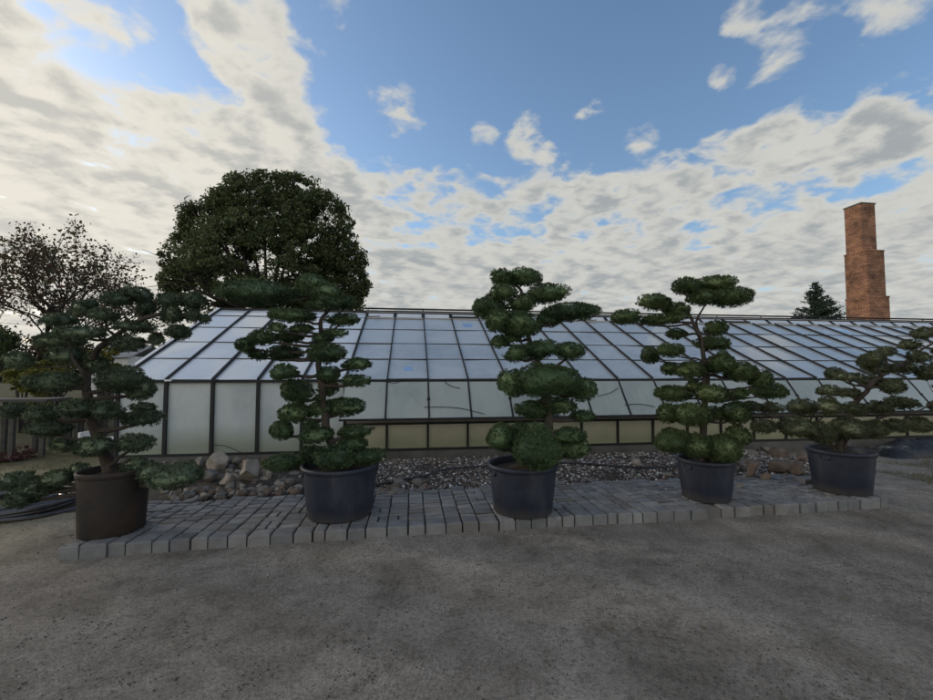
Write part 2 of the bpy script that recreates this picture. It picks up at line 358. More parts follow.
for k in range(3): paver(pv, X1-.42+k*.26, X1-.16+k*.26-.01, YB-.50-.02*k, YB-.30-.02*k, 0, PT+.05, .014)
def tilt_strip(mb): mb.v = [(p[0], p[1]+(p[0]-X0)*SL, p[2]) for p in mb.v]
tilt_strip(pv)
tag(pv.build('paving', M['paver']), kind='structure')
jb = MB(); jb.box(X0+.02, X1-.02, fl.y+.05, YB-.05, -.04, PT-.014); tilt_strip(jb)
tag(jb.build('paving_bed', M['joint']), kind='structure')

# ------------------------------------------------------------------ greenhouse
YG, ZB, ZE, ZR, YR = 7.45, .2, 1.435, 3.13, 11.0
BAY = .722; XL = -4.76; NL = 5; NB = 36; XS = XL+NL*BAY; XE = XL+NB*BAY
gh_root = empty('greenhouse', ((XL+XE)/2, YG, 0))
tag(gh_root, 'long low greenhouse with sloping glass roof and dark frame standing behind the potted trees', 'greenhouse')
O = gh_root.location
def GB(): return MB(O)
def gpart(mb, name, mat, parent=gh_root, smooth=False):
    o = mb.build(name, mat, parent, smooth); return o
def roof(t, lift=0, back=False):
    y = YG+(YR-YG)*t; z = ZE+(ZR-ZE)*t+lift
    if back: y = 2*YR-y
    return y, z
m = GB(); m.box(XL-.05, XE+.05, YG-.06, YG+.14, -.1, ZB-.03); gpart(m, 'plinth', M['concrete'])
m = GB(); m.box(XL-.05, XE+.05, 2*YR-YG-.1, 2*YR-YG+.1, -.1, ZB-.03); gpart(m, 'plinth', M['concrete'])
m = GB(); m.box(XL-.02, XE+.02, YG-.035, YG+.03, ZB-.03+.002, ZB+.012); gpart(m, 'sill', M['frame'])
m = GB(); m.box(XL-.03, XE+.03, YG-.055, YG+.035, ZE-.045, ZE-.005); gpart(m, 'eave_rail', M['frame'])
ts_l = [.0, .22, .43, .655, .87, .995]; ts_r = [0, .22, .43, .655, .86]
for i in range(NB+1):
    x = XL+i*BAY; left = i <= NL
    # rafter, front slope
    m = GB(); tt = 1.0 if left else .87
    y0, z0 = roof(-.012, .022); y1, z1 = roof(tt, .022); w = .034 if left else .021
    m.beam((x, y0, z0), (x, y1, z1), w, .05); gpart(m, 'rafter', M['frame'])
    if i < NB and i % 2 == 0:
        m = GB(); y0, z0 = roof(0, .0, True); y1, z1 = roof(1, .0, True); m.beam((x, y0, z0), (x, y1, z1), .03, .05); gpart(m, 'back_rafter', M['frame'])
    # post
    m = GB()
    if left: m.box(x-.026, x+.026, YG-.045, YG+.02, ZB+.014, ZE-.047)
    else: m.box(x-.02, x+.02, YG-.03, YG+.02, ZB+.014, .63)
    if left or i % 4 == 0: pass
    gpart(m, 'post', M['frame'])
    if not left:
        m = GB(); m.beam((x, YG-.07, ZE-.05), (x, YG-.50, .80), .03, .03); m.box(x-.025, x+.025, YG-.30, YG-.255, 1.06, 1.12) if i % 2 else None
        gpart(m, 'vent_bar', M['frame'])
for i in range(NB):
    xa, xb = XL+i*BAY, XL+(i+1)*BAY; left = i < NL; ts = ts_l if left else ts_r
    m = GB()
    for a, b in zip(ts[:-1], ts[1:]):
        j = [random.uniform(-.010, .010) for _ in range(4)]
        (ya, za), (yb, zb) = roof(a+.002, .006), roof(b-.002, 0)
        m.pane((xa+.006, ya, za+j[0]), (xb-.006, ya, za+j[1]), (xb-.006, yb, zb+j[2]), (xa+.006, yb, zb+j[3]))
    gpart(m, 'roof_pane', M['roof_white'] if left else M['roof_blue'])
    m = GB()
    for a, b in ((0, .33), (.33, .66), (.66, .99)):
        (ya, za), (yb, zb) = roof(a+.002, 0, True), roof(b-.002, 0, True)
        m.pane((xb-.006, ya, za), (xa+.006, ya, za), (xa+.006, yb, zb), (xb-.006, yb, zb))
    gpart(m, 'back_roof_pane', M['roof_blue'])
    m = GB(); yq = 2*YR-YG; m.pane((xb, yq, ZB), (xa, yq, ZB), (xa, yq, ZE-.02), (xb, yq, ZE-.02)); gpart(m, 'back_wall_pane', M['vent_glass'])
    j = [random.uniform(-.004, .004) for _ in range(4)]
    if left:
        m = GB(); m.pane((xa+.01, YG+j[0], ZB+.01), (xb-.01, YG+j[1], ZB+.01), (xb-.01, YG+j[2], ZE-.03), (xa+.01, YG+j[3], ZE-.03)); gpart(m, 'wall_pane', M['wall_glass'])
    else:
        m = GB(); m.pane((xa+.008, YG-.50, .80), (xb-.008, YG-.50, .80), (xb-.008, YG-.07+j[0], ZE-.045), (xa+.008, YG-.07+j[1], ZE-.045)); gpart(m, 'vent_pane', M['vent_glass'])
        m = GB(); m.pane((xa+.01, YG+j[0], ZB+.01), (xb-.01, YG+j[1], ZB+.01), (xb-.01, YG+j[2], .64), (xa+.01, YG+j[3], .64)); gpart(m, 'wall_pane', M['low_glass'])
m = GB(); m.box(XL+.1, XE-.1, YG+.2, 2*YR-YG-.2, -.05, .07); gpart(m, 'floor', simple('pale_floor', (.4, .39, .36), (.5, .49, .45), 2, .9))
# glazing bars that run along the roof
for a in (.22, .43, .655, .865):
    m = GB(); y, z = roof(a, .014); m.box(XL, XS if a > .86 else XE, y-.005, y+.005, z-.012, z+.003); gpart(m, 'glazing_bar', M['frame'])
# vent bottom rails, pale beam and lower rail of the right-hand part
m = GB(); m.box(XS-.02, XE+.02, YG-.53, YG-.485, .765, .80); gpart(m, 'vent_rail', M['frame'])
m = GB(); m.box(XS, XE, YG-.045, YG+.05, .672, .74); gpart(m, 'wall_beam', M['pale_beam'])
m = GB(); m.box(XS, XE, YG-.05, YG+.03, .632, .67); gpart(m, 'wall_rail', M['frame'])
# ridge: board, rod and open ridge vents
m = GB(); m.box(XL-.02, XE, YR-.07, YR+.07, ZR-.02, ZR+.03); gpart(m, 'ridge_board', M['frame'])
zt = atY(440, 309.8, YR).z
m = GB(); m.tube([(XS-.1, YR-.0, zt), (XE, YR-.0, zt)], .025, 8)
for i in range(NL, NB+1, 2): m.tube([(XL+i*BAY, YR, ZR), (XL+i*BAY, YR, zt)], .012, 6)
gpart(m, 'ridge_rod', M['frame'])
zb = atY(440, 315.5, YR-.13).z; m = GB(); m.box(XS-.05, XE, YR-.16, YR-.10, zb-.005, zb+.105); gpart(m, 'ridge_rail', M['frame'])
m = GB(); m.box(XS-.04, XE, YR-.175, YR-.163, zb+.050, zb+.066); gpart(m, 'ridge_flashing', M['rail'])
y, z = roof(.868, .02); m = GB(); m.box(XS, XE, y-.02, y+.035, z-.03, z+.012); gpart(m, 'ridge_vent_sill', M['rail'])
yl = YR-.40; zl0 = atY(440, 320, yl).z
for i in range(NL, NB):
    xa, xb = XL+i*BAY, XL+(i+1)*BAY
    zl = zl0+.012*math.sin(i*1.3)+(.07 if i % 11 == 8 else 0)
    m = GB()
    m.beam((xa+.012, YR-.17, zb+.02), (xa+.012, yl, zl), .04, .035); m.beam((xb-.028, YR-.17, zb+.02), (xb-.028, yl, zl), .035, .035)
    m.beam((xa-.006, yl, zl), (xb-.012, yl, zl), .04, .075); v = gpart(m, 'ridge_vent', M['frame'])
    m = GB(); m.pane((xa+.026, yl+.02, zl), (xb-.026, yl+.02, zl), (xb-.026, YR-.18, zb+.02), (xa+.026, YR-.18, zb+.02)); gpart(m, 'pane', M['roof_white'], v)
    if i % 4 == 1:
        m = GB(); yy, zz = roof(.87, .05); m.beam((xa+.34, yy-.03, zz), (xa+.02, yl-.03, zl+.05), .02, .02); gpart(m, 'vent_strut', M['rail' if i > 18 else 'frame'])
# gable ends (timber verge board outside the first rafter) and their glass
for xg, s in ((XL, -1), (XE, 1)):
    m = GB()
    y0, z0 = roof(-.02, .0); y1, z1 = roof(1, .0)
    m.beam((xg+s*.06, y0, z0+.01), (xg+s*.06, y1, z1+.01), .07, .06)
    y0b, z0b = roof(-.02, 0, True); m.beam((xg+s*.06, y0b, z0b+.01), (xg+s*.06, y1+.002, z1+.01), .07, .06); gpart(m, 'verge_board', M['white'])
    m = GB(); m.pane((xg, 2*YR-YG, ZB), (xg, YG, ZB), (xg, YG, ZE), (xg, 2*YR-YG, ZE)) ; m.add([(xg, YG, ZE), (xg, 2*YR-YG, ZE), (xg, YR, ZR)], [(0, 1, 2)]); gpart(m, 'gable_pane', M['wall_glass'])
    m = GB()
    for k in range(1, 8):
        y = YG+(2*YR-2*YG)*k/8; zt = ZE+(ZR-ZE)*(1-abs(y-YR)/(YR-YG)); m.box(xg-.02+s*.03, xg+.02+s*.03, y-.02, y+.02, ZB, zt-.02)
    gpart(m, 'gable_bars', M['frame'])
# white clamps at the eave, cable drooping across panes
for i in (1, 2, 4):
    m = GB(); x = XL+i*BAY; m.box(x-.005, x+.1, YG-.075, YG-.035, ZE-.02, ZE+.01); gpart(m, 'eave_clamp', M['white'] if i == 1 else M['frame'])
for pts in ([(213, 445), (225, 446), (240, 452)], [(424, 407), (445, 407), (462, 408.5), (485, 414)], [(384, 381), (395, 383), (402, 380)], [(444, 381), (451, 386), (460, 388)],
            [(597, 396), (610, 393), (618, 388)], [(625, 405), (640, 404), (655, 407)]):
    m = GB(); u0 = pts[0][0]; off = -.06 if u0 < 340 else None
    P = []
    for u, v in pts:
        if off: P.append(atY(u, v, YG+off))
        else:
            d = ray(u, v); tv = (d.z*0); 
            # meet the tilted vent plane: y = YG-.07 - (ZE-.045-z)*k
            k = (.43)/(ZE-.045-.80); # y + ... 
            s = (YG-.07-.02-(ZE-.045)*k+EYE*k)/(d.y-d.z*k); P.append(CAM+d*s)
    m.tube(smooth_path(P, 5), .0055, 6); gpart(m, 'cable', M['frame'])

# ------------------------------------------------------------------ chimney
dC = 21.5; cc = atZ(870, 320, dC); cx, cy = cc.x+.45, cc.y+.45
ztop = atZ(866, 199, dC).z
z1 = atZ(873, 249, dC).z; z2 = atZ(873, 296, dC).z
ch = empty('brick_chimney', (cx, cy, 0)); tag(ch, 'tall square chimney of old red brick narrowing in steps, rising behind the greenhouse roof', 'chimney')
def cpart(w, z0, z1, name, mat, o=0):
    ox, oy = cx-.6*o, cy+.8*o; mb = MB((cx, cy, 0)); mb.box(ox-w/2, ox+w/2, oy-w/2, oy+w/2, z0, z1); return mb.build(name, mat, ch)
pxm = dC/FPX
cpart(1.20, 0, z2, 'base', M['brick']); cpart(1.10, z2, z1, 'shaft', M['brick'], .04); cpart(.86, z1, ztop-.07, 'upper_shaft', M['brick'], .13)
cpart(.93, ztop-.07, ztop, 'cap', M['concrete'], .13)
for (w, z, o) in ((1.13, z1, .04), (1.23, z2, 0)): cpart(w, z-.09, z+.012, 'ledge', M['brick'], o)
mb = MB((cx, cy, 0)); mb.lathe([(.30, 0), (.30, .03), (.18, .04)], (cx-.08, cy+.1, ztop), 20); mb.build('flue_ring', M['concrete'], ch)

# ------------------------------------------------------------------ pots
pots = []
def pot(u, vbase, dia, h, mat, label, tap=.85):
    p = gnd(u, vbase, PT+.005); d = (p-CAM); d.z = 0; d.normalize(); c = p+d*(dia*.40); c.z = PT+.004
    r = dia/2; rb = r*tap
    root = empty('plant_tub', c); tag(root, label, 'plant pot', 'tubs holding the cloud-pruned trees')
    mb = MB((0, 0, 0)); mb.lathe([(0, .0), (rb*.97, 0), (rb, .012), (rb+(r-rb)*.5, h*.5), (r*.985, h-.055), (r*.985, h-.05)], n=56, wob=.006)
    o = mb.build('tub_wall', mat, root, True)
    mb = MB(); mb.lathe([(r*.985, h-.052), (r*1.03, h-.046), (r*1.04, h-.008), (r*1.02, h), (r*.965, h), (r*.95, h-.02), (r*.93, h*.6)], n=56, wob=.006)
    mb.build('rim', mat, root, True)
    mb = MB(); prof = [(r*.95*k/8, h-.075+.045*(1-k/8)) for k in range(9)]; n = 40; vs = []
    for rr, z in prof:
        for k in range(n):
            a = 2*math.pi*k/n; vs.append((rr*math.cos(a), rr*math.sin(a), z+.02*noise.noise(Vector((rr*9*math.cos(a)+u, rr*9*math.sin(a), 0)))))
    mb.add(vs, [(i*n+k, i*n+(k+1) % n, (i+1)*n+(k+1) % n, (i+1)*n+k) for i in range(8) for k in range(n)])
    mb.build('soil', M['soil'], root, True)
    for s in (0, math.pi):
        mb = MB(); a = s+.25
        mb.tube(smooth_path([((r*1.0)*math.cos(a+t), (r*1.0)*math.sin(a+t), h-.06-dz) for t, dz in ((-.16, 0), (-.13, .035), (.13, .035), (.16, 0))], 3), .010, 6)
        mb.build('handle', mat, root, True)
    pots.append((c, r, h)); return root
pot(112, 537, .535, .57, M['rust'], 'rust-brown tub at the left end of the paving, holding the spreading blue-green tree', .92)
pot(340, 523, .76, .515, M['pot_black'], 'black plastic tub second from the left, on the paving beside the pale boulders')
pot(523, 519, .73, .50, M['pot_black'], 'scuffed black tub in the middle, under the tree with a round front ball')
pot(706.5, 503, .60, .46, M['pot_black'], 'smaller black tub second from the right, in front of the gravel and brown rock pile')
pot(842, 495, .66, .51, M['pot_black'], 'black tub at the right end of the paving, holding the wide olive-green tree')

# ------------------------------------------------------------------ cloud-pruned trees
def ico(n):
    import bmesh
    bm = bmesh.new(); bmesh.ops.create_icosphere(bm, subdivisions=n, radius=1); 
    V = np.array([v.co[:] for v in bm.verts]); F = np.array([[v.index for v in f.verts] for f in bm.faces]); bm.free(); return V, F
ICO2, ICO3, ICO1, ICO4 = ico(2), ico(3), ico(1), ico(4)
def tuft_mesh(name, c, ax, needles, ln, wd, dens, org, lobes=9, up=.5, core=.86, flat=.72):
    """c centre, ax 3 axis vectors (lateral, depth, up). Lumpy pad: dark inner body + needle tufts standing on it."""
    A = np.array([list(a) for a in ax]); L = np.linalg.norm(A, axis=1)
    bd = rng.normal(size=(lobes, 3)); bd[:, 2] = np.abs(bd[:, 2])*.8; bd /= np.linalg.norm(bd, axis=1)[:, None]
    ba = rng.uniform(.06, .22, lobes)
    nf = int(60+L[0]*L[1]*2600); fine = rng.normal(size=(nf, 3)); fine /= np.linalg.norm(fine, axis=1)[:, None]
    def rad(n):
        d = n@bd.T; r = .90+(np.exp((d-1)*9)*ba).sum(1)
        d2 = n@fine.T; r += .15*np.exp((d2.max(1)-1)*nf*.62)
        return r
    def pos(n, s=1.0):
        n2 = n.copy(); n2[:, 2] = np.where(n2[:, 2] < 0, n2[:, 2]*flat, n2[:, 2])
        return (n2*rad(n)[:, None]*s)@A
    area = 4*math.pi*(((L[0]*L[1])**1.6+(L[0]*L[2])**1.6+(L[1]*L[2])**1.6)/3)**(1/1.6)
    K = int(area*dens)+30
    n = rng.normal(size=(K, 3)); n /= np.linalg.norm(n, axis=1)[:, None]
    vv = np.exp(((n@fine.T).max(1)-1)*nf*.62)
    keep = ((n[:, 2] > -.35) | (rng.random(K) < .45)) & (rng.random(K) < .18+.95*vv); n = n[keep]; K = len(n)
    P = pos(n, rng.uniform(.86, 1.0, K)[:, None])
    nrm = (n/L[None, :])@(A/L[:, None]); nrm /= np.linalg.norm(nrm, axis=1)[:, None]
    nrm = nrm*.8+np.array([0, 0, up])+rng.normal(size=(K, 3))*.22; nrm /= np.linalg.norm(nrm, axis=1)[:, None]
    # needles: triangles, all of one tuft share an island through its base vertex
    sp = rng.normal(size=(K, needles, 3))*.48
    D = nrm[:, None, :]+sp*1.1; D /= np.linalg.norm(D, axis=2)[:, :, None]
    ll = ln*rng.uniform(.6, 1.25, (K, needles, 1))
    side = np.cross(D, rng.normal(size=(K, needles, 3))); side /= np.linalg.norm(side, axis=2)[:, :, None]
    base = P[:, None, :].repeat(needles, 1)
    mid1 = base+D*ll*.62-side*wd*.5; mid2 = base+D*ll*.62+side*wd*.5; tip = base+D*ll
    V = np.concatenate([P[:, None, :], np.stack([mid1, mid2, tip], 2).reshape(K, needles*3, 3)], 1)
    per = 1+needles*3; off = (np.arange(K)*per)[:, None, None]
    k3 = (1+np.arange(needles)*3)[None, :, None]
    z0 = np.zeros((1, needles, 1), int)
    Ft = np.concatenate([np.concatenate([z0, k3, k3+1], 2), np.concatenate([k3, k3+1, k3+2], 2)], 1)+off
    V = V.reshape(-1, 3); Ft = Ft.reshape(-1, 3)
    cv, cf = ICO3; CVv = pos(cv, core); V = np.concatenate([V, CVv]); Ft = np.concatenate([Ft, cf+len(V)-len(CVv)])
    V += np.array(list(c))-np.array(list(org))
    return fast_mesh(name, V, Ft)

def bonsai(idx, trunk, w0, pads, mat, label, extra_trunks=(), ln=.028, dens=4800, seed=1, sy=.75, look=(6, .0062), bs=1.06):
    random.seed(seed)
    c, r, h = pots[idx]; base = Vector((c.x, c.y, c.z+h-.09)); Dp = depth_of(c)
    root = empty('cloud_pruned_tree', base); tag(root, label, 'tree')
    def tr(pts, w):
        P = [base+Vector((0, 0, -.06))]; n = len(pts)
        for i, (u, v) in enumerate(pts): P.append(atZ(u, v, Dp+(.06*math.sin(i*1.7+seed)))); 
        P = smooth_path(P, 4)
        out = []
        for i, p in enumerate(P): out.append(p+Vector((noise.noise(p*7), noise.noise(p*7+Vector((9, 1, 1))), 0))*.02)
        R = [(w*(1-.78*(i/(len(out)-1))**.8))*(1+.16*noise.noise(p*14)) for i, p in enumerate(out)]
        R[0] *= 1.5; R[1] *= 1.3; R[2] *= 1.15
        return out, R
    allp = []
    for k, (pts, w) in enumerate([(trunk, w0)]+list(extra_trunks)):
        T, R = tr(pts, w); mb = MB(base); mb.tube(T, R, 10); mb.build('trunk' if k == 0 else 'limb', M['bark'], root, True); allp += list(zip(T, R))
    for pd in pads:
        u, v, a, b = pd[:4]; off = pd[4] if len(pd) > 4 else random.uniform(-.22, .24)
        D = Dp+off; pc = atZ(u, v, D); rr = pc-CAM; rr.z = 0; rr.normalize(); lat = Vector((rr.y, -rr.x, 0))
        cth = rr.dot(Vector((Fv.x, Fv.y, 0)).normalized())
        am = a*D/FPX*cth; bm_ = b*D/FPX; am = max(.04, am-.019); bm_ = max(.03, bm_*bs-.008)
        dm = max(am*sy, min(bm_*1.6, .3)); dm = min(dm, .26)
        tilt = random.uniform(-.06, .06); 
        ax = (lat*am+Vector((0, 0, am*tilt)), rr*dm, Vector((0, 0, bm_)))
        # branch from the trunk a little below the pad
        best = min(allp, key=lambda q: (q[0]-pc).length+1.3*max(0, q[0].z-pc.z+.02))
        bp, br = best; dist = (pc-bp).length
        if dist > am*.5:
            end = pc-Vector((0, 0, bm_*.35)); midp = bp.lerp(end, .5)+Vector((random.uniform(-.02, .02), random.uniform(-.03, .03), -.04*dist+random.uniform(-.02, .02)))
            B = smooth_path([bp, bp.lerp(midp, .5)+Vector((0, 0, .02*random.uniform(-1, 1))), midp, end.lerp(midp, .35), end], 3)
            r0 = min(br*.75, .022+.012*dist); mb = MB(base); mb.tube(B, [r0*(1-.65*i/(len(B)-1))*(1+.15*math.sin(i*2.1)) for i in range(len(B))], 7); mb.build('branch', M['bark'], root, True)
        me = tuft_mesh('foliage_pad', pc, ax, look[0], ln, look[1], dens, base, lobes=int(6+am*30))
        link('foliage_pad', me, mat, root)
        # a second, smaller bulge behind gives the pad body seen from the side
        
    return root

T3 = [(503,279,13,8.5,.02),(526,279,16,8.5,-.02),(515,282,12,6,.05),(503,294,14,9),(546,296,19,10.5),(571,314,28,9.5,.05),(521,306,15,9,.05),(489,310,17,13),(520,328,22,13,0),(499,323,15,12,-.05),
      (549,321,13,8,.1),(500,343,10,7),(512,338,10,7,.05),(516,356,12,8.5),(539,352,18,10,-.05),(569,353,16,9.5,.05),(515,386,17,14,.05),(545,385,33,17,-.1),(580,392,17,12,.05),(549,374,25,7,.15),
      (534,412,18,10,.1),(583,417,14,5.5,.15),(556,408,20,9,.1),(503,440,16,14,.12),(520,430,10,7,.2),(537,452,25,22,-.30),(568,438,18,9,.18),(572,450,15,11,.14)]
bonsai(2, [(536,462),(549,440),(549,425),(545,400),(542,375),(539,362),(531,345),(525,325),(517,305),(522,293),(516,285)], .062, T3, PG[2],
       'tree in the middle tub, with a wide foliage dome and a low clipped ball', seed=3)
T2 = [(262,297,35,13,.05),(312,287,17,10,0),(326,296,17,10,-.05),(313,306,9,6),(344,304,13,8,.05),(329,305,13,6.5),(292,317,25,7.5,-.05),(342,321,16,7),(277,329,10,5.5),(302,330,13,5,.05),
      (338,334,11,4.5),(323,339,12,6,.02),(262,339,15,8.5),(290,338,15,7.5),(246,347,11,8.5),(258,356,11,6),(286,355,18,8.5),(325,355,18,12,.02),(356,366,16,6.5),(356,382,14,7),
      (284,374,15,9.5),(328,376,13,9,.0),(297,394,16,13),(328,390,12,8,.1),(320,399,7,4),(343,409,22,10),(322,410,14,9,.12),(294,415,17,11),(311,427,9,7),(282,432,13,10.5),(316,437,17,9,-.1),
      (355,433,16,7.5),(352,446,17,8,.1),(285,464,20,9.5),(335,460,20,12,-.2),(366,458,19,9,.08),(312,456,15,9,.1)]
bonsai(1, [(335,455),(327,430),(324,410),(322,390),(319,370),(318,350),(320,335),(322,320),(328,308),(322,298)], .056, T2, PG[1],
       'tall dark green tree in the second tub from the left, long flat pad on top', seed=5, look=(7, .0062), bs=1.02)
T4 = [(685,288,15,8.5,0),(714,286,21,8.5,.05),(730,299,25,10,-.08),(702,299,17,8,-.05),(656,304,17,8.5),(676,311,14,7,.02),(626,319,15,7.5,0),(660,321,22,5.5,.05),(716,330,12,8),(677,335,11,5.5),
      (713,345,18,7.5),(650,357,10,8.5),(670,352,15,7),(723,356,7,4),(670,370,10,6.5),(690,372,16,9,-.05),(722,366,17,10,-.1),(742,374,19,10,-.12),(761,382,14,8,-.14),(770,393,21,7.5,0),
      (673,395,19,8.5),(694,388,10,6,.1),(712,396,18,8.5,-.1),(738,395,11,6),(667,415,12,10),(692,417,20,12,-.05),(717,415,9,7,.1),(736,415,17,11.5),(672,443,19,12,0),(695,448,17,12,-.12),(722,451,21,14,-.1),(737,438,15,10,.1)]
bonsai(3, [(704,450),(703,420),(705,400),(707,375),(702,350),(697,330),(691,316),(684,304)], .05, T4, PG[3],
       'upright tree with a broad flat top in the second tub from the right', extra_trunks=[([(704,440),(704,400),(703,350),(697,322),(704,308),(712,298)], .03)], seed=8, bs=1.12)
T5 = [(763,428,14,8),(751,408,12,6),(771,409,13,6.5),(802,409,16,8.5),(829,408,14,9),(797,429,21,11.5,-.1),(822,435,17,12,-.15),(849,430,21,12,-.15),(874,431,16,10),(829,392,13,6.5),(849,394,14,5.5),
      (835,375,13,6.5),(851,378,15,5),(855,410,15,8),(902,404,19,7),(880,409,15,7.5),(896,427,15,7.5),(918,426,17,9),(874,383,15,6.5),(893,388,15,8.5),(880,370,16,7.5),(903,369,15,7.5),(866,363,11,8.5),
      (885,353,12,6),(876,359,11,7),(910,346,13,5.5),(919,358,14,6.5),(922,335,11,6.5),(925,374,12,8.5),(940,333,14,7),(945,352,15,7),(945,368,15,8),(942,408,15,8),(948,388,14,7)]
bonsai(4, [(838,446),(845,428),(853,408),(865,392),(880,376),(903,364),(922,350),(938,340)], .05, T5, PG[4],
       'wide olive-green tree in the last tub on the right, reaching the right edge', extra_trunks=[([(832,446),(815,432),(795,424),(778,418),(760,414)], .03), ([(846,440),(865,425),(890,415),(915,412),(938,400)], .03)], seed=11, ln=.030, bs=.97)
T1 = [(170,303,15,8.5,.1),(193,303,13,9.5,.15),(172,317,13,10,.1),(193,317,11,8,.15),(205,320,7,4.5,.15),(178,334,14,8.5,.1),(157,341,9,7.5,.1),(137,297,18,9.5,.1),(118,301,19,8.5,0),(146,311,11,9.5,.1),
      (104,317,17,7.5,-.05),(81,311,11,8.5,.1),(90,306,9,6,.12),(58,322,20,7.5),(136,328,23,6.5,0),(80,335,28,7.5),(60,342,28,8.5,.1),(127,345,20,8.5),(64,357,21,9.5),(19,362,18,9.5),(54,384,32,11,-.15),
      (120,382,25,14,-.05),(140,391,17,13,.1),(96,367,16,10,.12),(15,412,17,8.5),(42,415,19,10,-.1),(80,410,22,10,-.15),(108,412,17,10,-.2),(50,430,23,9.5),(143,420,23,8.5,0),(143,408,15,5,.1),(63,446,15,7.5),
      (93,448,21,10.5,-.1),(134,445,21,9.5,.0),(18,483,23,10,.05),(22,500,21,9.5,-.15),(38,491,17,9.5,-.1),(57,480,20,9.5,-.02),(78,474,14,9,.1),(178,478,28,13,-.05),(138,469,19,10.5,.1),(155,474,16,10,0)]
bonsai(0, [(106,462),(95,430),(89,400),(86,376),(96,352),(115,336),(140,320),(166,312)], .062, T1, PG[0],
       'spreading blue-green tree in the rusty tub at the left, trailing low pads', extra_trunks=[([(100,440),(90,400),(80,370),(70,350),(66,330)], .03)], seed=14, ln=.030, bs=1.02)

# ------------------------------------------------------------------ broadleaf crowns
def leaves(P, size, jitter=.5, quad=True, org=(0, 0, 0), asp=.62):
    """P (n,3) leaf positions -> leaf-shaped (kite) faces"""
    K = len(P); d = rng.normal(size=(K, 3)); d[:, 2] -= .25; d /= np.linalg.norm(d, axis=1)[:, None]
    s = np.cross(d, rng.normal(size=(K, 3))); s /= np.linalg.norm(s, axis=1)[:, None]
    L = size*rng.uniform(1-jitter, 1+jitter, (K, 1))
    V = np.stack([P-d*L*.5, P+s*L*asp*.5, P+d*L*.5, P-s*L*asp*.5], 1).reshape(-1, 3)-np.array(list(org))
    F = np.arange(K*4).reshape(K, 4); return V, F
def clumped(lobes, nclump, per, cr, shell=.55):
    """lobes: (centre, (rx,ry,rz)); clumps in the union, denser towards the skin"""
    w = np.array([l[1][0]*l[1][2] for l in lobes]); w = w/w.sum(); out = []
    for i in rng.choice(len(lobes), nclump, p=w):
        c, r = lobes[i]; n = rng.normal(size=3); n /= np.linalg.norm(n)
        q = np.array(list(c))+n*np.array(r)*(shell+(1-shell)*rng.random()**.6)
        k = int(per*rng.uniform(.5, 1.4)); rr = cr*rng.uniform(.6, 1.3)
        pts = rng.normal(size=(k, 3)); pts /= np.linalg.norm(pts, axis=1)[:, None]; pts *= (rng.random((k, 1))**.5)*rr*np.array([1, 1, .75]); out.append(q+pts)
    return np.concatenate(out)
def limbs(name, base, lobes, r0, n, mat, parent, fork=.35, sub=3):
    base = Vector(base); tops = Vector((0, 0, 0))
    for l in lobes: tops += Vector(l[0])
    tops /= len(lobes); fk = base.lerp(tops, fork); fk.x = base.x*.7+tops.x*.3
    mb = MB(base); mb.tube(smooth_path([base+Vector((0, 0, -.2)), base.lerp(fk, .5)+Vector((r0*.4, 0, 0)), fk], 4), [r0*1.3, r0*1.1]+[r0]*7, 10); mb.build('trunk', mat, parent, True)
    mb = MB(base)
    for i in range(n):
        c, r = random.choice(lobes); e = Vector(c)+Vector([random.uniform(-.8, .8)*q for q in r])
        mid = fk.lerp(e, .5)+Vector((random.uniform(-.3, .3), random.uniform(-.3, .3), random.uniform(.0, .5)))*r[0]*.2
        P = smooth_path([fk, mid, e], 4); mb.tube(P, [r0*.5*(1-.85*k/(len(P)-1)) for k in range(len(P))], 5)
        for _ in range(sub):
            q = P[random.randrange(2, len(P))]; e2 = q+Vector((random.uniform(-1, 1), random.uniform(-1, 1), random.uniform(-.2, 1)))*r[0]*.45
            mb.tube([q, q.lerp(e2, .5)+Vector((0, 0, .05*r[0])), e2], [r0*.14, r0*.09, r0*.03], 4)
    mb.build('limbs', mat, parent, True)

# the round linden behind the greenhouse
DL = 29.0
def lobe(u, v, a, b, D, dd=0, sy=.9):
    c = atZ(u, v, D+dd); k = D/FPX; return (c, (a*k*.93, a*k*sy*.9, b*k))
LT = [(268,213,52,38,0),(222,232,40,36,1),(312,232,44,40,-1),(338,270,30,40,0),(190,262,27,28,0),(268,262,80,46,-1),(215,285,50,28,0),(322,290,46,28,1),(205,222,24,22,0),(240,200,28,20,0),(296,196,34,20,0),(352,285,16,26,0),(178,277,16,16,0)]
lob = [lobe(u, v, a, b, DL, d) for u, v, a, b, d in LT]
bt = atZ(272, 300, DL); bt.z = 0
lt = empty('linden_tree', bt); tag(lt, 'large round-crowned dark green tree standing behind the greenhouse', 'tree')
P = clumped(lob, 2500, 58, .42, .74)
# a bitten edge: drop leaves by noise so sky shows through the middle
V, F = leaves(P, .17, org=bt); link('crown', fast_mesh('crown', V, F), M['linden'], lt)
limbs('limbs', bt, lob, .34, 34, M['twig'], lt, .45, 5)

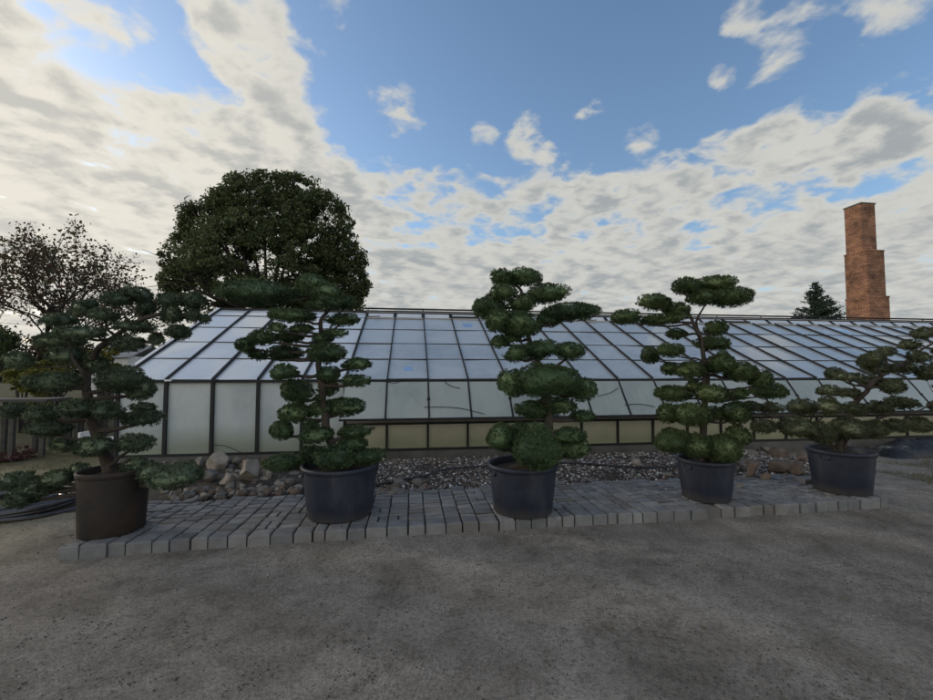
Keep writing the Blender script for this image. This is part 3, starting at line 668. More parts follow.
# half bare autumn tree on the left
def branching_tree(name, base, height, spread, levels, label, mat_leaf, leafn, leafsize, seed, group=None, r0=.16, lean=(0, 0), fork0=.22):
    random.seed(seed); base = Vector(base); root = empty(name, base); tag(root, label, 'tree', group)
    mb = MB(base); tips = []
    def grow(p, d, L, r, lev):
        n = 4; pts = [p]; q = p
        for k in range(n):
            d = (d+Vector((random.gauss(0, .11), random.gauss(0, .11), random.gauss(.03, .07)))).normalized(); q = q+d*L/n; pts.append(q)
            if lev >= levels-3: tips.append((q, L))
        mb.tube(pts, [r*(1-.45*k/n) for k in range(n+1)], 6 if lev < 3 else 3, cap=False)
        if lev >= levels: return
        for k in range(random.choice([2, 3, 3]) if lev > 0 else 5):
            ang = random.uniform(.35, .8); ax = d.cross(Vector((random.gauss(0, 1), random.gauss(0, 1), random.gauss(0, 1)))).normalized()
            nd = (Matrix.Rotation(ang, 3, ax)@d); nd.z += .12; nd.x *= spread; nd.y *= spread; nd.normalize()
            q = pts[-1] if k == 0 else pts[random.choice([2, 3, 4])]
            grow(q, nd, L*random.uniform(.68, .86), r*.58, lev+1)
    grow(base+Vector((0, 0, -.1)), Vector((lean[0], lean[1], 1)).normalized(), height*fork0, r0, 0)
    mb.build('trunk', M['twig'], root, False)
    P = []
    for q, L in tips:
        if noise.noise(q*.55) < -.34: continue
        for _ in range(int(leafn*2*random.random()+.5)): P.append([q.x+random.gauss(0, .14), q.y+random.gauss(0, .14), q.z+random.gauss(0, .12)])
    V, F = leaves(np.array(P), leafsize, org=base); link('crown', fast_mesh('crown', V, F), mat_leaf, root)
    return root
b1 = atZ(40, 372, 17); b1.z = 0
branching_tree('autumn_tree', b1, 10.2, 1.12, 6, 'half bare tree with reddish brown leaves against the bright sky at the far left', M['autumn'], 2.2, .12, 21, r0=.2)
b1 = atZ(-70, 372, 19); b1.z = 0
branching_tree('autumn_tree', b1, 8, 1.1, 6, 'sparse brown-leaved tree cut by the left edge of the view', M['autumn'], 3.2, .13, 5, r0=.2)

def shrub(name, u, v, a, b, D, mat, label, cat='shrub', n=60, per=40, ls=.07, cr=None, group=None, shell=.3, stemr=.03):
    c = atZ(u, v, D); k = D/FPX; base = Vector((c.x, c.y, 0)); root = empty(name, base); tag(root, label, cat, group)
    lo = []
    for i in range(6):
        lo.append((c+Vector((random.uniform(-.5, .5)*a*k, random.uniform(-.4, .4)*a*k, random.uniform(-.5, .45)*b*k)), (a*k*.6, a*k*.55, b*k*.6)))
    P = clumped(lo, n, per, cr or a*k*.16, shell); P[:, 2] = np.maximum(P[:, 2], .02)
    V, F = leaves(P, ls, org=base); link('foliage', fast_mesh('foliage', V, F), mat, root)
    mb = MB(base)
    for i in range(10):
        e = Vector(lo[i % 6][0])+Vector((random.uniform(-.3, .3)*a*k, random.uniform(-.3, .3)*a*k, random.uniform(-.2, .3)*b*k)); mb.tube(smooth_path([base+Vector((random.uniform(-.05, .05), 0, -.05)), base.lerp(e, .5)+Vector((random.uniform(-.1, .1), 0, 0)), e], 3), [stemr*(1-.12*q) for q in range(7)], 5)
    mb.build('stems', M['twig'], root, True)
    return root
random.seed(2)
shrub('yellowing_shrub', 24, 385, 22, 26, 10.5, M['shrub_y'], 'yellow-green shrub showing behind the left side of the blue-green tree', n=90, group='yellowing shrubs', ls=.09)
shrub('yellowing_shrub', 104, 365, 16, 26, 11.5, M['shrub_y'], 'yellow-green shrub just left of the greenhouse corner', n=70, group='yellowing shrubs', ls=.09)
shrub('yellowing_shrub', 62, 378, 22, 22, 12.5, M['shrub_y'], 'yellow-green shrub between the other two, hidden by the tree branches', n=80, group='yellowing shrubs', ls=.09)
shrub('dark_shrub', -12, 352, 40, 36, 13, M['shrub_d'], 'dark green bush at the left edge below the autumn tree', n=150, group='dark bushes', ls=.1)
shrub('dark_shrub', 48, 352, 46, 24, 15, M['autumn'], 'brownish green bush below the crown of the autumn tree', n=150, group='dark bushes', ls=.1)
shrub('dark_shrub', 137, 362, 14, 14, 26, M['shrub_d'], 'low dark bush beyond the greenhouse gable', n=80, group='dark bushes', ls=.12)
for i, (u, v, a, D, lb) in enumerate([(6, 462, 13, 7.2, 'low dark red shrub at the very left edge of the ground'), (24, 456, 12, 7.6, 'low dark red shrub just right of the edge one, behind the trailing pads'), (-14, 458, 14, 7.6, 'low dark red shrub outside the left edge')]):
    shrub('red_shrub', u, v, a*1.2, 12, D, M['shrub_red'], lb, n=45, per=30, ls=.045, group='low dark red shrubs', stemr=.008)

random.seed(9); P = []
for i in range(150):
    x = random.uniform(-120, 130); y = random.uniform(62, 75); hh = random.uniform(2.6, 5.2) if x < 0 else random.uniform(2, 3.6); r = random.uniform(2.2, 3.6)
    q = rng.normal(size=(170, 3)); q /= np.linalg.norm(q, axis=1)[:, None]; q = q*np.array([r, r, hh*.5])*rng.uniform(.75, 1, (170, 1)); P.append(q+np.array([x, y, hh*.5]))
V, F = leaves(np.concatenate(P), .9); o = link('distant_woods', fast_mesh('distant_woods', V, F), M['shrub_d']); tag(o, 'low dark belt of distant trees along the horizon', 'woods', None, 'stuff')
# spruce behind the greenhouse
DS = 26; sb = atZ(817, 320, DS); sb.z = 0; st = atZ(818, 283, DS).z
sp_ = empty('spruce_tree', sb); tag(sp_, 'small dark spruce whose tip rises over the greenhouse ridge left of the chimney', 'tree')
mb = MB(sb); mb.tube([sb, sb+Vector((0, 0, st))], [.16, .01], 8); mb.build('trunk', M['twig'], sp_, True)
Vs, Fs = [], []; nb = 0
random.seed(4)
z = .6
while z < st-.05:
    f = 1-z/st; Lr = .10+f*3.5*(1 if z > 1 else .9); nbr = 9+int(f*10)
    for k in range(nbr):
        az = random.uniform(0, 2*math.pi); L = Lr*random.uniform(.7, 1.15); m_ = max(10, int(L*60))
        t = rng.random(m_)**.7; droop = .18
        px = sb.x+math.cos(az)*L*t+rng.normal(0, .05, m_); py = sb.y+math.sin(az)*L*t+rng.normal(0, .05, m_)
        pz = z+L*t*(.35)-droop*(L*t)*(1-t)+rng.normal(0, .04, m_)
        Vs.append(np.stack([px, py, pz], 1))
    z += random.uniform(.13, .2)
V, F = leaves(np.concatenate(Vs), .16, org=sb, asp=.3); link('crown', fast_mesh('crown', V, F), M['spruce'], sp_)

# ------------------------------------------------------------------ white shed at the far left
shc = atZ(118, 360, 19); 
hs = empty('white_shed', (shc.x, shc.y, 0)); tag(hs, 'pale shed with a low roof glimpsed between the left tree and the greenhouse', 'shed')
def hp(name, mat, *bx):
    mb = MB((shc.x, shc.y, 0))
    for q in bx: mb.box(shc.x+q[0], shc.x+q[1], shc.y+q[2], shc.y+q[3], q[4], q[5])
    return mb.build(name, mat, hs)
hp('wall', M['white'], (-1.2, .42, 0, 3, 0, 2.25))
mb = MB((shc.x, shc.y, 0)); a = 2.25
for s in (0, 1):
    mb.pane((shc.x-1.35, shc.y-.15+3.3*s, a-.05), (shc.x+.57, shc.y-.15+3.3*s, a-.05), (shc.x+.57, shc.y+1.5, a+.55), (shc.x-1.35, shc.y+1.5, a+.55), .05)
mb.build('roof', M['rail'], hs); hp('door', M['wood_grey'], (-.8, -.1, -.03, -.002, .02, 1.9))

# ------------------------------------------------------------------ stones
bx = [XL+.15+i*.12 for i in range(93)]; by = [0, .12, .3, .5, .7, .88, 1]; mb = MB()
mb.v = [(x, (y0:=YB+(x-X0)*SL-.03)+(YG-.05-y0)*t, gh(x, y0+(YG-.05-y0)*t)+.022*math.sin(t*math.pi)**.5-.006+.012*noise.noise(Vector((x*4, t*9, 2)))) for t in by for x in bx]
nn_ = len(bx); mb.f = [(j*nn_+i, j*nn_+i+1, (j+1)*nn_+i+1, (j+1)*nn_+i) for j in range(len(by)-1) for i in range(nn_-1)]; mb.m = [0]*len(mb.f)
tag(mb.build('soil_bed', simple('dark_bed_soil', (.022, .018, .014), (.07, .056, .042), 9, 1, 1, .02, 40), smooth=True), kind='structure')
def rock(u, v, w, h, mi, label=None, name='rock', sink=.25, group=None, seed=0, z=0.0, Y=None, pt=None):
    """u,v: the rock's middle; w,h its size in photograph pixels"""
    vb = v+h*.42
    p = Vector(pt) if pt else gnd(u, vb, z); D = depth_of(p)
    cth = math.cos(math.atan((u-W0/2)/FPX))
    rx = w*D/FPX/2*cth*1.04; rz = h*D/FPX/2*1.18; ry = (rx+rz)/2*1.0
    V, F = ICO4 if w > 9 else ICO3; V = V.copy(); sd = Vector((seed*3.1, seed*1.7, 5))
    # chiselled: clip by a few planes, then roughen
    rs = np.random.default_rng(seed+100)
    for _ in range(13):
        n = rs.normal(size=3); n /= np.linalg.norm(n); d = rs.uniform(.5, .82); k = V@n; V = V-np.outer(np.maximum(0, k-d), n)
    V = np.array([list(Vector(q)*(1+.16*noise.noise(Vector(q)*1.6+sd)+.05*noise.noise(Vector(q)*4+sd)+.03*noise.noise(Vector(q)*11+sd))) for q in V])
    V = V*np.array([rx, ry, rz]); a = rs.uniform(0, 6.28); 
    me = fast_mesh(name, V, F); o = link(name, me, M['rock'][mi], None, True)
    d = p-CAM; d.z = 0; d.normalize()
    o.location = p+d*ry*.8+Vector((0, 0, rz*(1-sink))); o.rotation_euler = (rs.uniform(-.2, .2), rs.uniform(-.2, .2), math.atan2(d.y, d.x)-math.pi/2+rs.uniform(-.3, .3))
    tag(o, label, 'rock', group); return o
big = [(163,451,30,19,3,'rough rusty brown rock, highest on the left by the greenhouse corner post'),(187,457,18,12,2,'greyish white rock against the greenhouse plinth beside the rusty one'),
       (150,459,19,11,0,'pale rounded rock just left of the rusty brown one'),(198,465,14,12,0,'small pale rock leaning between the grey-white rock and the large pale boulder'),
       (219,464,29,21,0,'large pale boulder in the rock bed left of the pointed one'),(228,482,18,14,0,'pale wedge-shaped rock in front of the large pale boulder'),
       (251,474,28,28,0,'pointed pale boulder leaning up to the right, left of the second tub'),(268,477,11,14,0,'upright oval pale stone at the right of the pointed boulder'),
       (210,479,24,16,2,'dark grey boulder below the large pale one')]
for i, (u, v, w, h, mi, lb) in enumerate(big): rock(u, v, w, h, mi, lb, 'boulder', .2, None, i, .05)
pile = [(753,470,18,22,1,'tall brown rock at the left front of the right-hand rock pile'),(776,456,28,15,1,'wide light brown rock on top of the right-hand pile'),(780,467,32,15,1,'long flat brown rock in the middle of the right-hand pile'),
        (753,456,16,11,2,'grey-brown rock at the left top of the right-hand pile'),(798,472,18,14,1,'rounded brown rock at the right front of the right-hand pile'),(802,460,14,11,3,'small reddish rock at the right top of the right-hand pile'),
        (766,450,14,8,2,'small grey rock at the back of the right-hand pile'),(765,478,14,8,3,'low reddish rock at the foot of the right-hand pile')]
for i, (u, v, w, h, mi, lb) in enumerate(pile): rock(u, v, w, h, mi, lb, 'rock', .2, None, 40+i, .08 if v > 462 else .02)
random.seed(12); k = 0
G1 = 'small rubble stones of the left bed'
for i in range(250):
    if i < 46: u = 176+i*4.4+random.uniform(-2, 2); v = 499-(u-176)*.055+random.uniform(-4, 3)
    else: u = random.uniform(160, 312); v = random.uniform(463, 498)-(u-176)*.02
    if 300 < u < 374: continue
    w = random.uniform(6, 13.5); rock(u, v, w, w*random.uniform(.6, .85), random.choice([0, 1, 1, 1, 2, 2, 2, 3]), 'small grey or brown rubble stone in the bed between paving and greenhouse', 'rubble_stone', .3, G1, 60+i, .03)
for i in range(26):
    u = random.uniform(374, 425); v = 498-(u-374)*.06-random.random()**1.5*18; w = random.uniform(7, 14)
    rock(u, v, w, w*.7, random.choice([1, 1, 2, 3]), 'small brown rubble stone right of the second tub at the gravel edge', 'rubble_stone', .35, 'rubble stones at the gravel edge', 300+i, .04)
for i in range(44):
    u = random.uniform(742, 822); v = random.uniform(462, 482); w = random.uniform(6, 11)
    rock(u, v, w, w*.7, random.choice([1, 1, 2]), 'small loose stone lying around the right-hand rock pile', 'rubble_stone', .35, 'loose stones by the right-hand pile', 400+i, .04)
for i, (u, v, w, h) in enumerate([(636,463,13,7), (668,475,12,5), (740,486,10,5)]): rock(u, v, w, h, 0 if i == 0 else 2, ['single pale stone lying on the gravel right of the middle tub', 'flat grey stone on the gravel left of the fourth tub', 'small grey stone on the gravel edge right of the fourth tub'][i], 'rock', .3, None, 500+i, .1)

# gravel bed: thousands of pebbles, one object
def pebbles(name, pts, s0, s1, mat, kind='stuff', label=None, cat=None, V0=None):
    V0, F0 = V0 or ICO1; K = len(pts); s = rng.uniform(s0, s1, K)[:, None]*rng.uniform(.55, 1.25, (K, 3)); s[:, 2] *= .75
    a = rng.uniform(0, 6.28, K); c, sn = np.cos(a), np.sin(a)
    V = V0[None]*s[:, None, :]*(1+rng.normal(0, .09, (K, len(V0), 1)))
    x = V[:, :, 0]*c[:, None]-V[:, :, 1]*sn[:, None]; y = V[:, :, 0]*sn[:, None]+V[:, :, 1]*c[:, None]
    V = np.stack([x, y, V[:, :, 2]], 2)+pts[:, None, :]
    F = F0[None]+(np.arange(K)*len(V0))[:, None, None]
    o = link(name, fast_mesh(name, V.reshape(-1, 3), F.reshape(-1, 3)), mat); tag(o, label, cat, None, kind); return o
pts = []
xa, xb = gnd(378, 488, .05).x, gnd(815, 480, .05).x
while len(pts) < 17000:
    x = random.uniform(xa-.3, xb+1.2); y = random.uniform(YB+(x-X0)*SL-.02, YG-.08)
    if x < xa+.35*math.sin(y*4)*.5+(y-YB)*-.25: continue
    if noise.noise(Vector((x*1.3, y*1.3, 7))) > .30 and random.random() < .7: continue
    pts.append((x, y, gh(x, y)+random.uniform(.0, .022)))
pebbles('gravel', np.array(pts), .011, .026, M['gravel'], 'stuff', 'mixed white, grey and brown gravel between the paving and the greenhouse', 'gravel')
pts = []
for i in range(9000):
    d = 1.2+7.5*random.random()**1.3; a = random.uniform(-52, 62)*math.pi/180; x, y = d*math.sin(a), d*math.cos(a)
    if X0-.1 < x < X1+.1 and front(x)-.01 < y < 5.9: continue
    pts.append((x, y, gh(x, y)+.001))
pebbles('loose_grit', np.array(pts), .0015, .0055, M['grit'], 'stuff', 'loose grit scattered over the sandy yard', 'grit')
pts = []
while len(pts) < 3600:                                         # crumbly dark clods kicked up out of the sand, in patches
    d = 1.3+6.5*random.random()**1.2; a = random.uniform(-52, 62)*math.pi/180; x, y = d*math.sin(a), d*math.cos(a)
    if X0-.1 < x < X1+.1 and front(x)-.01 < y < 5.9: continue
    if noise.noise(Vector((x*.9, y*.9, 4)))+.6*noise.noise(Vector((x*3, y*3, 9))) < .12 and random.random() < .9: continue
    pts.append((x, y, gh(x, y)+.001))
pebbles('earth_clods', np.array(pts), .0025, .008, M['clod'], 'stuff', 'small dark crumbs of earth scattered in patches over the sandy yard', 'earth')
pts = []
for c, r, h in pots:                                           # needles and crumbs fallen round the tubs
    for i in range(90):
        a = random.uniform(0, 6.28); q = r*.86+abs(random.gauss(0, .07)); pts.append((c.x+q*math.cos(a), c.y+q*math.sin(a), PT+.002))
pebbles('fallen_crumbs', np.array(pts), .002, .007, M['soil'], 'stuff', 'dark soil crumbs and litter fallen around the tubs', 'litter')

# ------------------------------------------------------------------ weeds and grass
def blades(name, pts, h, label, spread=.5, mat=None, w=.005):
    P = np.array(pts); K = len(P); d = rng.normal(size=(K, 3))*spread; d[:, 2] = 1; d /= np.linalg.norm(d, axis=1)[:, None]
    s = np.cross(d, rng.normal(size=(K, 3))); s /= np.linalg.norm(s, axis=1)[:, None]; L = h*rng.uniform(.3, 1.2, (K, 1))
    V = np.stack([P-s*w/2, P+s*w/2, P+d*L+rng.normal(0, .01, (K, 3))], 1).reshape(-1, 3); F = np.arange(K*3).reshape(K, 3)
    o = link(name, fast_mesh(name, V, F), mat or M['grass']); tag(o, label, 'grass', None, 'stuff'); return o
pts = []
for i in range(9000):
    u = random.uniform(868, 1010); v = random.uniform(452, 484); p = gnd(u, v, 0)
    if noise.noise(p*1.5) > -.05: pts.append((p.x, p.y, gh(p.x, p.y)-.004))
for i in range(14000):
    u = random.uniform(-60, 150); v = random.uniform(420, 470); p = gnd(u, v, 0)
    if p.x < XL-.2 and noise.noise(p*.9) > .02: pts.append((p.x, p.y, -.004))
blades('rough_grass', pts, .06, 'thin dry grass and weeds on the bare ground beside the paving')
pts = []
for i in range(70):
    d = random.uniform(1.8, 4.0); a = random.uniform(-48, 60)*math.pi/180; c = Vector((d*math.sin(a), d*math.cos(a), 0))
    if c.y > 3.7: continue
    for k in range(random.choice([6, 12, 34])): pts.append((c.x+random.gauss(0, .018), c.y+random.gauss(0, .014), gh(c.x, c.y)-.002))
for x in np.arange(X0, X1, .05):
    if random.random() < .35:
        for k in range(7): pts.append((x+random.gauss(0, .02), front(x)-.012+random.gauss(0, .006), -.01))
blades('weed_sprigs', pts, .018, 'tiny weed sprigs dotted over the sandy yard', .9, w=.003)

# ------------------------------------------------------------------ hoses
hp_ = [(196,500),(237,497),(268,493),(300,490),(340,485),(374,481),(400,478),(430,474),(446,470),(489,466),(530,463),(572,463),(610,465),(651,467),(690,466),(730,462)]
P = [gnd(u, v, .14) for u, v in hp_]
mb = MB(P[0]); mb.tube(smooth_path([Vector((p.x, p.y, gh(p.x, p.y)+.055+.01*math.sin(i))) for i, p in enumerate(P)], 4), .014, 8)
tag(mb.build('irrigation_hose', M['hose'], smooth=True), 'black irrigation hose lying across rubble and gravel behind the tubs', 'hose')
cc = gnd(6, 508, 0)
cps = empty('pipe_coil', cc); tag(cps, 'flat coil of black plastic pipe on the ground at the left, beside the rusty tub', 'pipe coil')
random.seed(6)
for k in range(9):
    rx = .84-.065*(k//2)*1.6-.03*(k % 2)+random.uniform(-.02, .02); ox, oy = random.uniform(-.05, .05), random.uniform(-.05, .05); mb = MB(cc); n = 60
    pts_ = [cc+Vector((ox+rx*math.cos(t), oy+rx*.72*math.sin(t), .03+.03*(k % 3)+.016*math.sin(3*t+k))) for t in [2*math.pi*i/n for i in range(n+1)]]
    mb.tube(pts_, .023, 8, False); mb.build('pipe_turn', M['pipe'], cps, True)

# ------------------------------------------------------------------ things behind the left tree
def bench(u, v, D, L, label, ztop):
    p = atZ(u, v, D); root = empty('potting_table', (p.x, p.y, 0)); tag(root, label, 'table')
    mb = MB((0, 0, 0)); mb.box(-L/2, L/2, -.3, .3, ztop-.05, ztop); mb.build('table_top', M['wood_grey'], root)
    for sx in (-1, -.35, .35, 1):
        for sy in (-1, 1):
            mb = MB(); mb.box(sx*(L/2-.08)-.035, sx*(L/2-.08)+.035, sy*.24-.03, sy*.24+.03, 0, ztop-.052); mb.build('leg', M['wood_grey'], root)
bench(10, 402, 7.8, 1.7, 'weathered grey wooden table behind the left tree, with upright legs', 1.06)
bench(80, 412, 9.2, .9, 'small grey wooden table behind the trunk of the left tree', .8)
p = gnd(112, 452, 0); cart = empty('hand_cart', p); tag(cart, 'low pale cart with dark wheels half hidden behind the left tree', 'cart')
mb = MB(); mb.box(-.45, .4, -.25, .25, .22, .27); mb.box(-.44, -.40, -.24, .24, .272, .42); mb.build('platform', M['white'], cart)
for sx in (-.3, .27):
    for sy in (-.28, .28):
        mb = MB(); mb.lathe([(0, -.02), (.09, -.02), (.1, -.01), (.1, .01), (.09, .02), (0, .02)], n=20)
        o = mb.build('wheel', M['hose'], cart, True); o.rotation_euler.x = math.pi/2; o.location = (sx, sy, .1)
mb = MB(); mb.tube(smooth_path([(.38, 0, .25), (.6, 0, .45), (.72, 0, .7)], 3), .014, 7); mb.tube([(.72, -.12, .7), (.72, .12, .7)], .014, 7); mb.build('handle', M['frame'], cart, True)
p = gnd(126, 458, 0); mb = MB(p); mb.tube([p+Vector((0, 0, -.1)), p+Vector((.01, 0, .95))], .028, 10)
tag(mb.build('stake', M['frame'], smooth=True), 'thin dark stake standing upright behind the right side of the left tree', 'stake')

# crumpled plastic sheet by the right end of the greenhouse
p0 = gnd(925, 452, 0); n1, n2 = 70, 34; mb = MB((p0.x, p0.y, 0))
for j in range(n2+1):
    for i in range(n1+1):
        a, b = i/n1*2-1, j/n2*2-1; e = max(0, 1-a**2)*max(0, 1-b**2)
        x = p0.x+a*1.35; y = p0.y-.1+b*.42
        q = Vector((x*2.2, y*3.5, 1)); z = e**.7*(.27+.12*noise.noise(q)+.05*abs(noise.noise(q*3))) + .018*abs(noise.noise(q*6)) - .005
        mb.v.append((x-p0.x, y-p0.y, z))
mb.f = [(j*(n1+1)+i, j*(n1+1)+i+1, (j+1)*(n1+1)+i+1, (j+1)*(n1+1)+i) for j in range(n2) for i in range(n1)]; mb.m = [0]*len(mb.f)
tm, nt, b = newmat('plastic_sheet'); nn = noise_n(nt, 2.4, 4, .6); rr_ = ramp(nt, nn.outputs[0], [(.50, (.012, .012, .013)), (.60, (.035, .035, .034)), (.68, (.24, .24, .235))]); nt.links.new(rr_.outputs[0], b.inputs['Base Color']); b.inputs['Roughness'].default_value = .5  # pale patches paint white highlights into the black plastic's colour
bump(nt, b, noise_n(nt, 14, 4, .6, None, 1.5).outputs[0], .7, .03)
tag(mb.build('plastic_sheet', tm, smooth=True), 'crumpled black plastic sheet with painted highlights heaped by the greenhouse at the right edge', 'plastic sheet')

# ------------------------------------------------------------------ sky, sun
SUN_EL, SUN_AZ = R_(14), R_(-62)                               # azimuth clockwise from +Y
w = bpy.data.worlds.new('World'); sc.world = w; w.use_nodes = True; nt = w.node_tree; nt.nodes.clear()
out = nt.nodes.new('ShaderNodeOutputWorld'); bg = nt.nodes.new('ShaderNodeBackground'); nt.links.new(bg.outputs[0], out.inputs[0])
sky = nt.nodes.new('ShaderNodeTexSky'); sky.sky_type = 'NISHITA'; sky.sun_disc = False; sky.sun_elevation = SUN_EL; sky.sun_rotation = SUN_AZ
sky.air_density = 1.0; sky.dust_density = 1.0; sky.ozone_density = 1.5
tc = nt.nodes.new('ShaderNodeTexCoord'); dirn = tc.outputs['Generated']
def vm(op, a, b=None):
    n = nt.nodes.new('ShaderNodeVectorMath'); n.operation = op
    for i, x in enumerate((a, b)):
        if x is None: continue
        if isinstance(x, (tuple, Vector)): n.inputs[i].default_value = tuple(x)
        else: nt.links.new(x, n.inputs[i])
    return n
def mt(op, a, b=None, c=None, clamp=False):
    n = nt.nodes.new('ShaderNodeMath'); n.operation = op; n.use_clamp = clamp
    for i, x in enumerate((a, b, c)):
        if x is None: continue
        if isinstance(x, (int, float)): n.inputs[i].default_value = x
        else: nt.links.new(x, n.inputs[i])
    return n.outputs[0]
def mr(x, a, b, c=0., d=1., smooth=True):
    n = nt.nodes.new('ShaderNodeMapRange'); n.interpolation_type = 'SMOOTHSTEP' if smooth else 'LINEAR'
    nt.links.new(x, n.inputs[0]); 
    for i, q in enumerate((a, b, c, d)): n.inputs[i+1].default_value = q
    return n.outputs[0]
nd = vm('NORMALIZE', dirn).outputs[0]
sep = nt.nodes.new('ShaderNodeSeparateXYZ'); nt.links.new(nd, sep.inputs[0]); dz = sep.outputs[2]
den = mt('ADD', mt('MAXIMUM', dz, 0.0), .16)
cb = nt.nodes.new('ShaderNodeCombineXYZ'); nt.links.new(mt('DIVIDE', sep.outputs[0], den), cb.inputs[0]); nt.links.new(mt('DIVIDE', sep.outputs[1], den), cb.inputs[1])
cp = cb.outputs[0]
def nz(scale, detail, rough, off=(0, 0, 0), dist=0., sc_=(1, 1, 1), rot=0):
    mp = nt.nodes.new('ShaderNodeMapping'); mp.inputs['Location'].default_value = off; mp.inputs['Scale'].default_value = sc_; mp.inputs['Rotation'].default_value = (0, 0, rot)
    nt.links.new(cp, mp.inputs[0]); n = N(nt, 'ShaderNodeTexNoise', Scale=scale, Detail=detail, Roughness=rough, Distortion=dist); nt.links.new(mp.outputs[0], n.inputs['Vector']); return n.outputs[0]
n1_ = nz(2.0, 9, .56, (3.1, 1.2, 0), .35, (1, 1.3, 1), R_(-25)); n2_ = nz(7.5, 8, .54, (7, 2, 1), .25)
base_n = mt('MULTIPLY_ADD', n1_, 2.0, mt('MULTIPLY_ADD', n2_, 2.6, -2.3))
fwd = vm('DOT_PRODUCT', nd, Vector((math.sin(YAW), math.cos(YAW), 0))).outputs['Value']
lft = mt('MULTIPLY', vm('DOT_PRODUCT', nd, Vector((math.cos(YAW), -math.sin(YAW), 0))).outputs['Value'], -1.0)
low = mt('ADD', mr(dz, .50, .385, -.60, .40), mr(dz, .36, .14, 0., .55))                                # the bank of cloud low down
lf = mr(lft, .10, .44, 0., .60)
bias = mt('MINIMUM', mt('ADD', low, lf), .80)
def blob(u, v, rad_px, amt, soft=.9):
    global bias
    d = ray(u, v).normalized(); ang = math.atan(rad_px/FPX)*max(.3, d.dot(Fv)**1.6)
    dd = vm('DOT_PRODUCT', nd, d).outputs['Value']; bias = mt('ADD', bias, mr(dd, math.cos(ang*1.35), math.cos(ang*.1), 0., amt*2.9))
for q in [(780,50,42,.20),(722,74,16,.20),(893,10,46,.18),(335,6,32,.18),(400,108,32,.34),(535,138,28,.28),(590,116,26,.26),(640,130,24,.24),(485,134,18,.16),(760,152,44,.17),(880,135,40,.18),(705,126,20,.16),(480,135,18,.1),(740,18,24,.12),(360,92,14,.12),
          (250,125,80,.14),(300,150,60,.12),(95,90,30,-.06),(185,60,30,-.07),(230,85,24,-.08),(35,20,22,-.08),(270,110,60,.08),(60,60,90,.07),(230,40,36,.06),(260,15,30,.10),(215,20,24,.10),
          (160,60,20,-.05),(40,15,14,-.06),(108,112,22,-.06),(165,12,18,-.08),(330,60,24,-.08),(130,145,24,-.05),(320,150,20,-.06),
          (560,60,100,-.10),(440,60,60,-.10),(830,90,40,-.06),(650,60,60,-.08),(370,285,26,-.10)]:
    if q[3]: blob(*q)
back = mr(fwd, .25, -.75, 0., 1.)                               # unseen cloud deck behind the viewer: closed and brightened as added fill light
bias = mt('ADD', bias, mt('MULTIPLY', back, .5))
dens_ = mt('ADD', base_n, bias)
SH = (.055, -.030, 0)
n1b = nz(2.0, 6, .56, (3.1+SH[0], 1.2+SH[1], 0), .35, (1, 1.3, 1), R_(-25)); n2b = nz(7.5, 5, .54, (7+SH[0], 2+SH[1], 1), .25)
relief = mt('SUBTRACT', base_n, mt('MULTIPLY_ADD', n1b, 2.0, mt('MULTIPLY_ADD', n2b, 2.6, -2.3)))
mask = mr(dens_, -.14, .44)
thick = mr(dens_, .2, 1.0)
n3 = nz(2.6, 7, .6, (1.4, 9, 2), .3, (.8, 1.2, 1), R_(-10)); n4 = nz(9, 6, .6, (2, 3, 4), .1, (.8, 1.2, 1))
sh = mr(mt('ADD', mt('ADD', mt('MULTIPLY', n3, .65), mt('MULTIPLY', n4, .35)), mt('MULTIPLY', mt('MULTIPLY', relief, mr(dz, .12, .42, .25, 1.)), -.36)), .33, .67, 0., 1., True)
rp = nt.nodes.new('ShaderNodeMix'); rp.data_type = 'RGBA'; nt.links.new(sh, rp.inputs[0]); rp.inputs[6].default_value = (1.72, 1.86, 1.93, 1); rp.inputs[7].default_value = (2.95, 2.92, 2.74, 1)
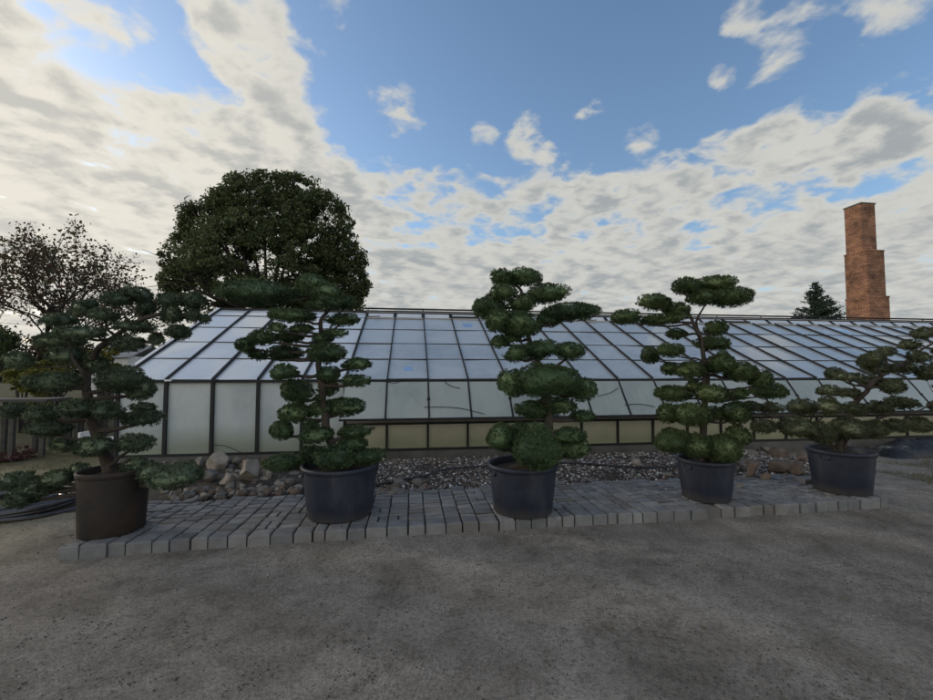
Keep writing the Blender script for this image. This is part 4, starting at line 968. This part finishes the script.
edge = nt.nodes.new('ShaderNodeMix'); edge.data_type = 'RGBA'; nt.links.new(thick, edge.inputs[0]); edge.inputs[6].default_value = (2.9, 2.9, 2.72, 1); nt.links.new(rp.outputs[2], edge.inputs[7])
# towards the hidden sun the cloud glows warmer and brighter
sd = Vector((math.sin(SUN_AZ)*math.cos(SUN_EL), math.cos(SUN_AZ)*math.cos(SUN_EL), math.sin(SUN_EL)))
glow = mr(vm('DOT_PRODUCT', nd, sd).outputs['Value'], .45, 1.0, 0., 1.)
gm_ = nt.nodes.new('ShaderNodeMix'); gm_.data_type = 'RGBA'; gm_.blend_type = 'ADD'; nt.links.new(glow, gm_.inputs[0]); nt.links.new(edge.outputs[2], gm_.inputs[6]); gm_.inputs[7].default_value = (1.1, .9, .62, 1)
# sky colour
sm = nt.nodes.new('ShaderNodeMix'); sm.data_type = 'RGBA'; sm.blend_type = 'MULTIPLY'; sm.inputs[0].default_value = 1; nt.links.new(sky.outputs[0], sm.inputs[6]); sm.inputs[7].default_value = (.92, .98, 1.04, 1)
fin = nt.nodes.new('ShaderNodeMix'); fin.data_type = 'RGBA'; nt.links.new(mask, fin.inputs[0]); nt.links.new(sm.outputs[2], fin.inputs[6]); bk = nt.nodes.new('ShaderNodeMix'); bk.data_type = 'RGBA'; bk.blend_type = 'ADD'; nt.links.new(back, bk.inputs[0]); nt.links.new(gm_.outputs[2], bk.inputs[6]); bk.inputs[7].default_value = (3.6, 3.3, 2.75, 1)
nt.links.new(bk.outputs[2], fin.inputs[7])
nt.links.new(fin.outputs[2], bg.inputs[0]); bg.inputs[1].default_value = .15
sl = bpy.data.lights.new('sun', 'SUN'); sl.energy = .8; sl.angle = R_(12); sl.color = (1, .86, .68)
so = bpy.data.objects.new('sun', sl); COL.objects.link(so); so.rotation_euler = (-sd).to_track_quat('-Z', 'Y').to_euler()

sc.view_settings.view_transform = 'Standard'; sc.view_settings.look = 'None'; sc.view_settings.gamma = 1; sc.view_settings.exposure = .5; sc.view_settings.use_curve_mapping = False
sc.cycles.max_bounces = 8; sc.cycles.transparent_max_bounces = 12
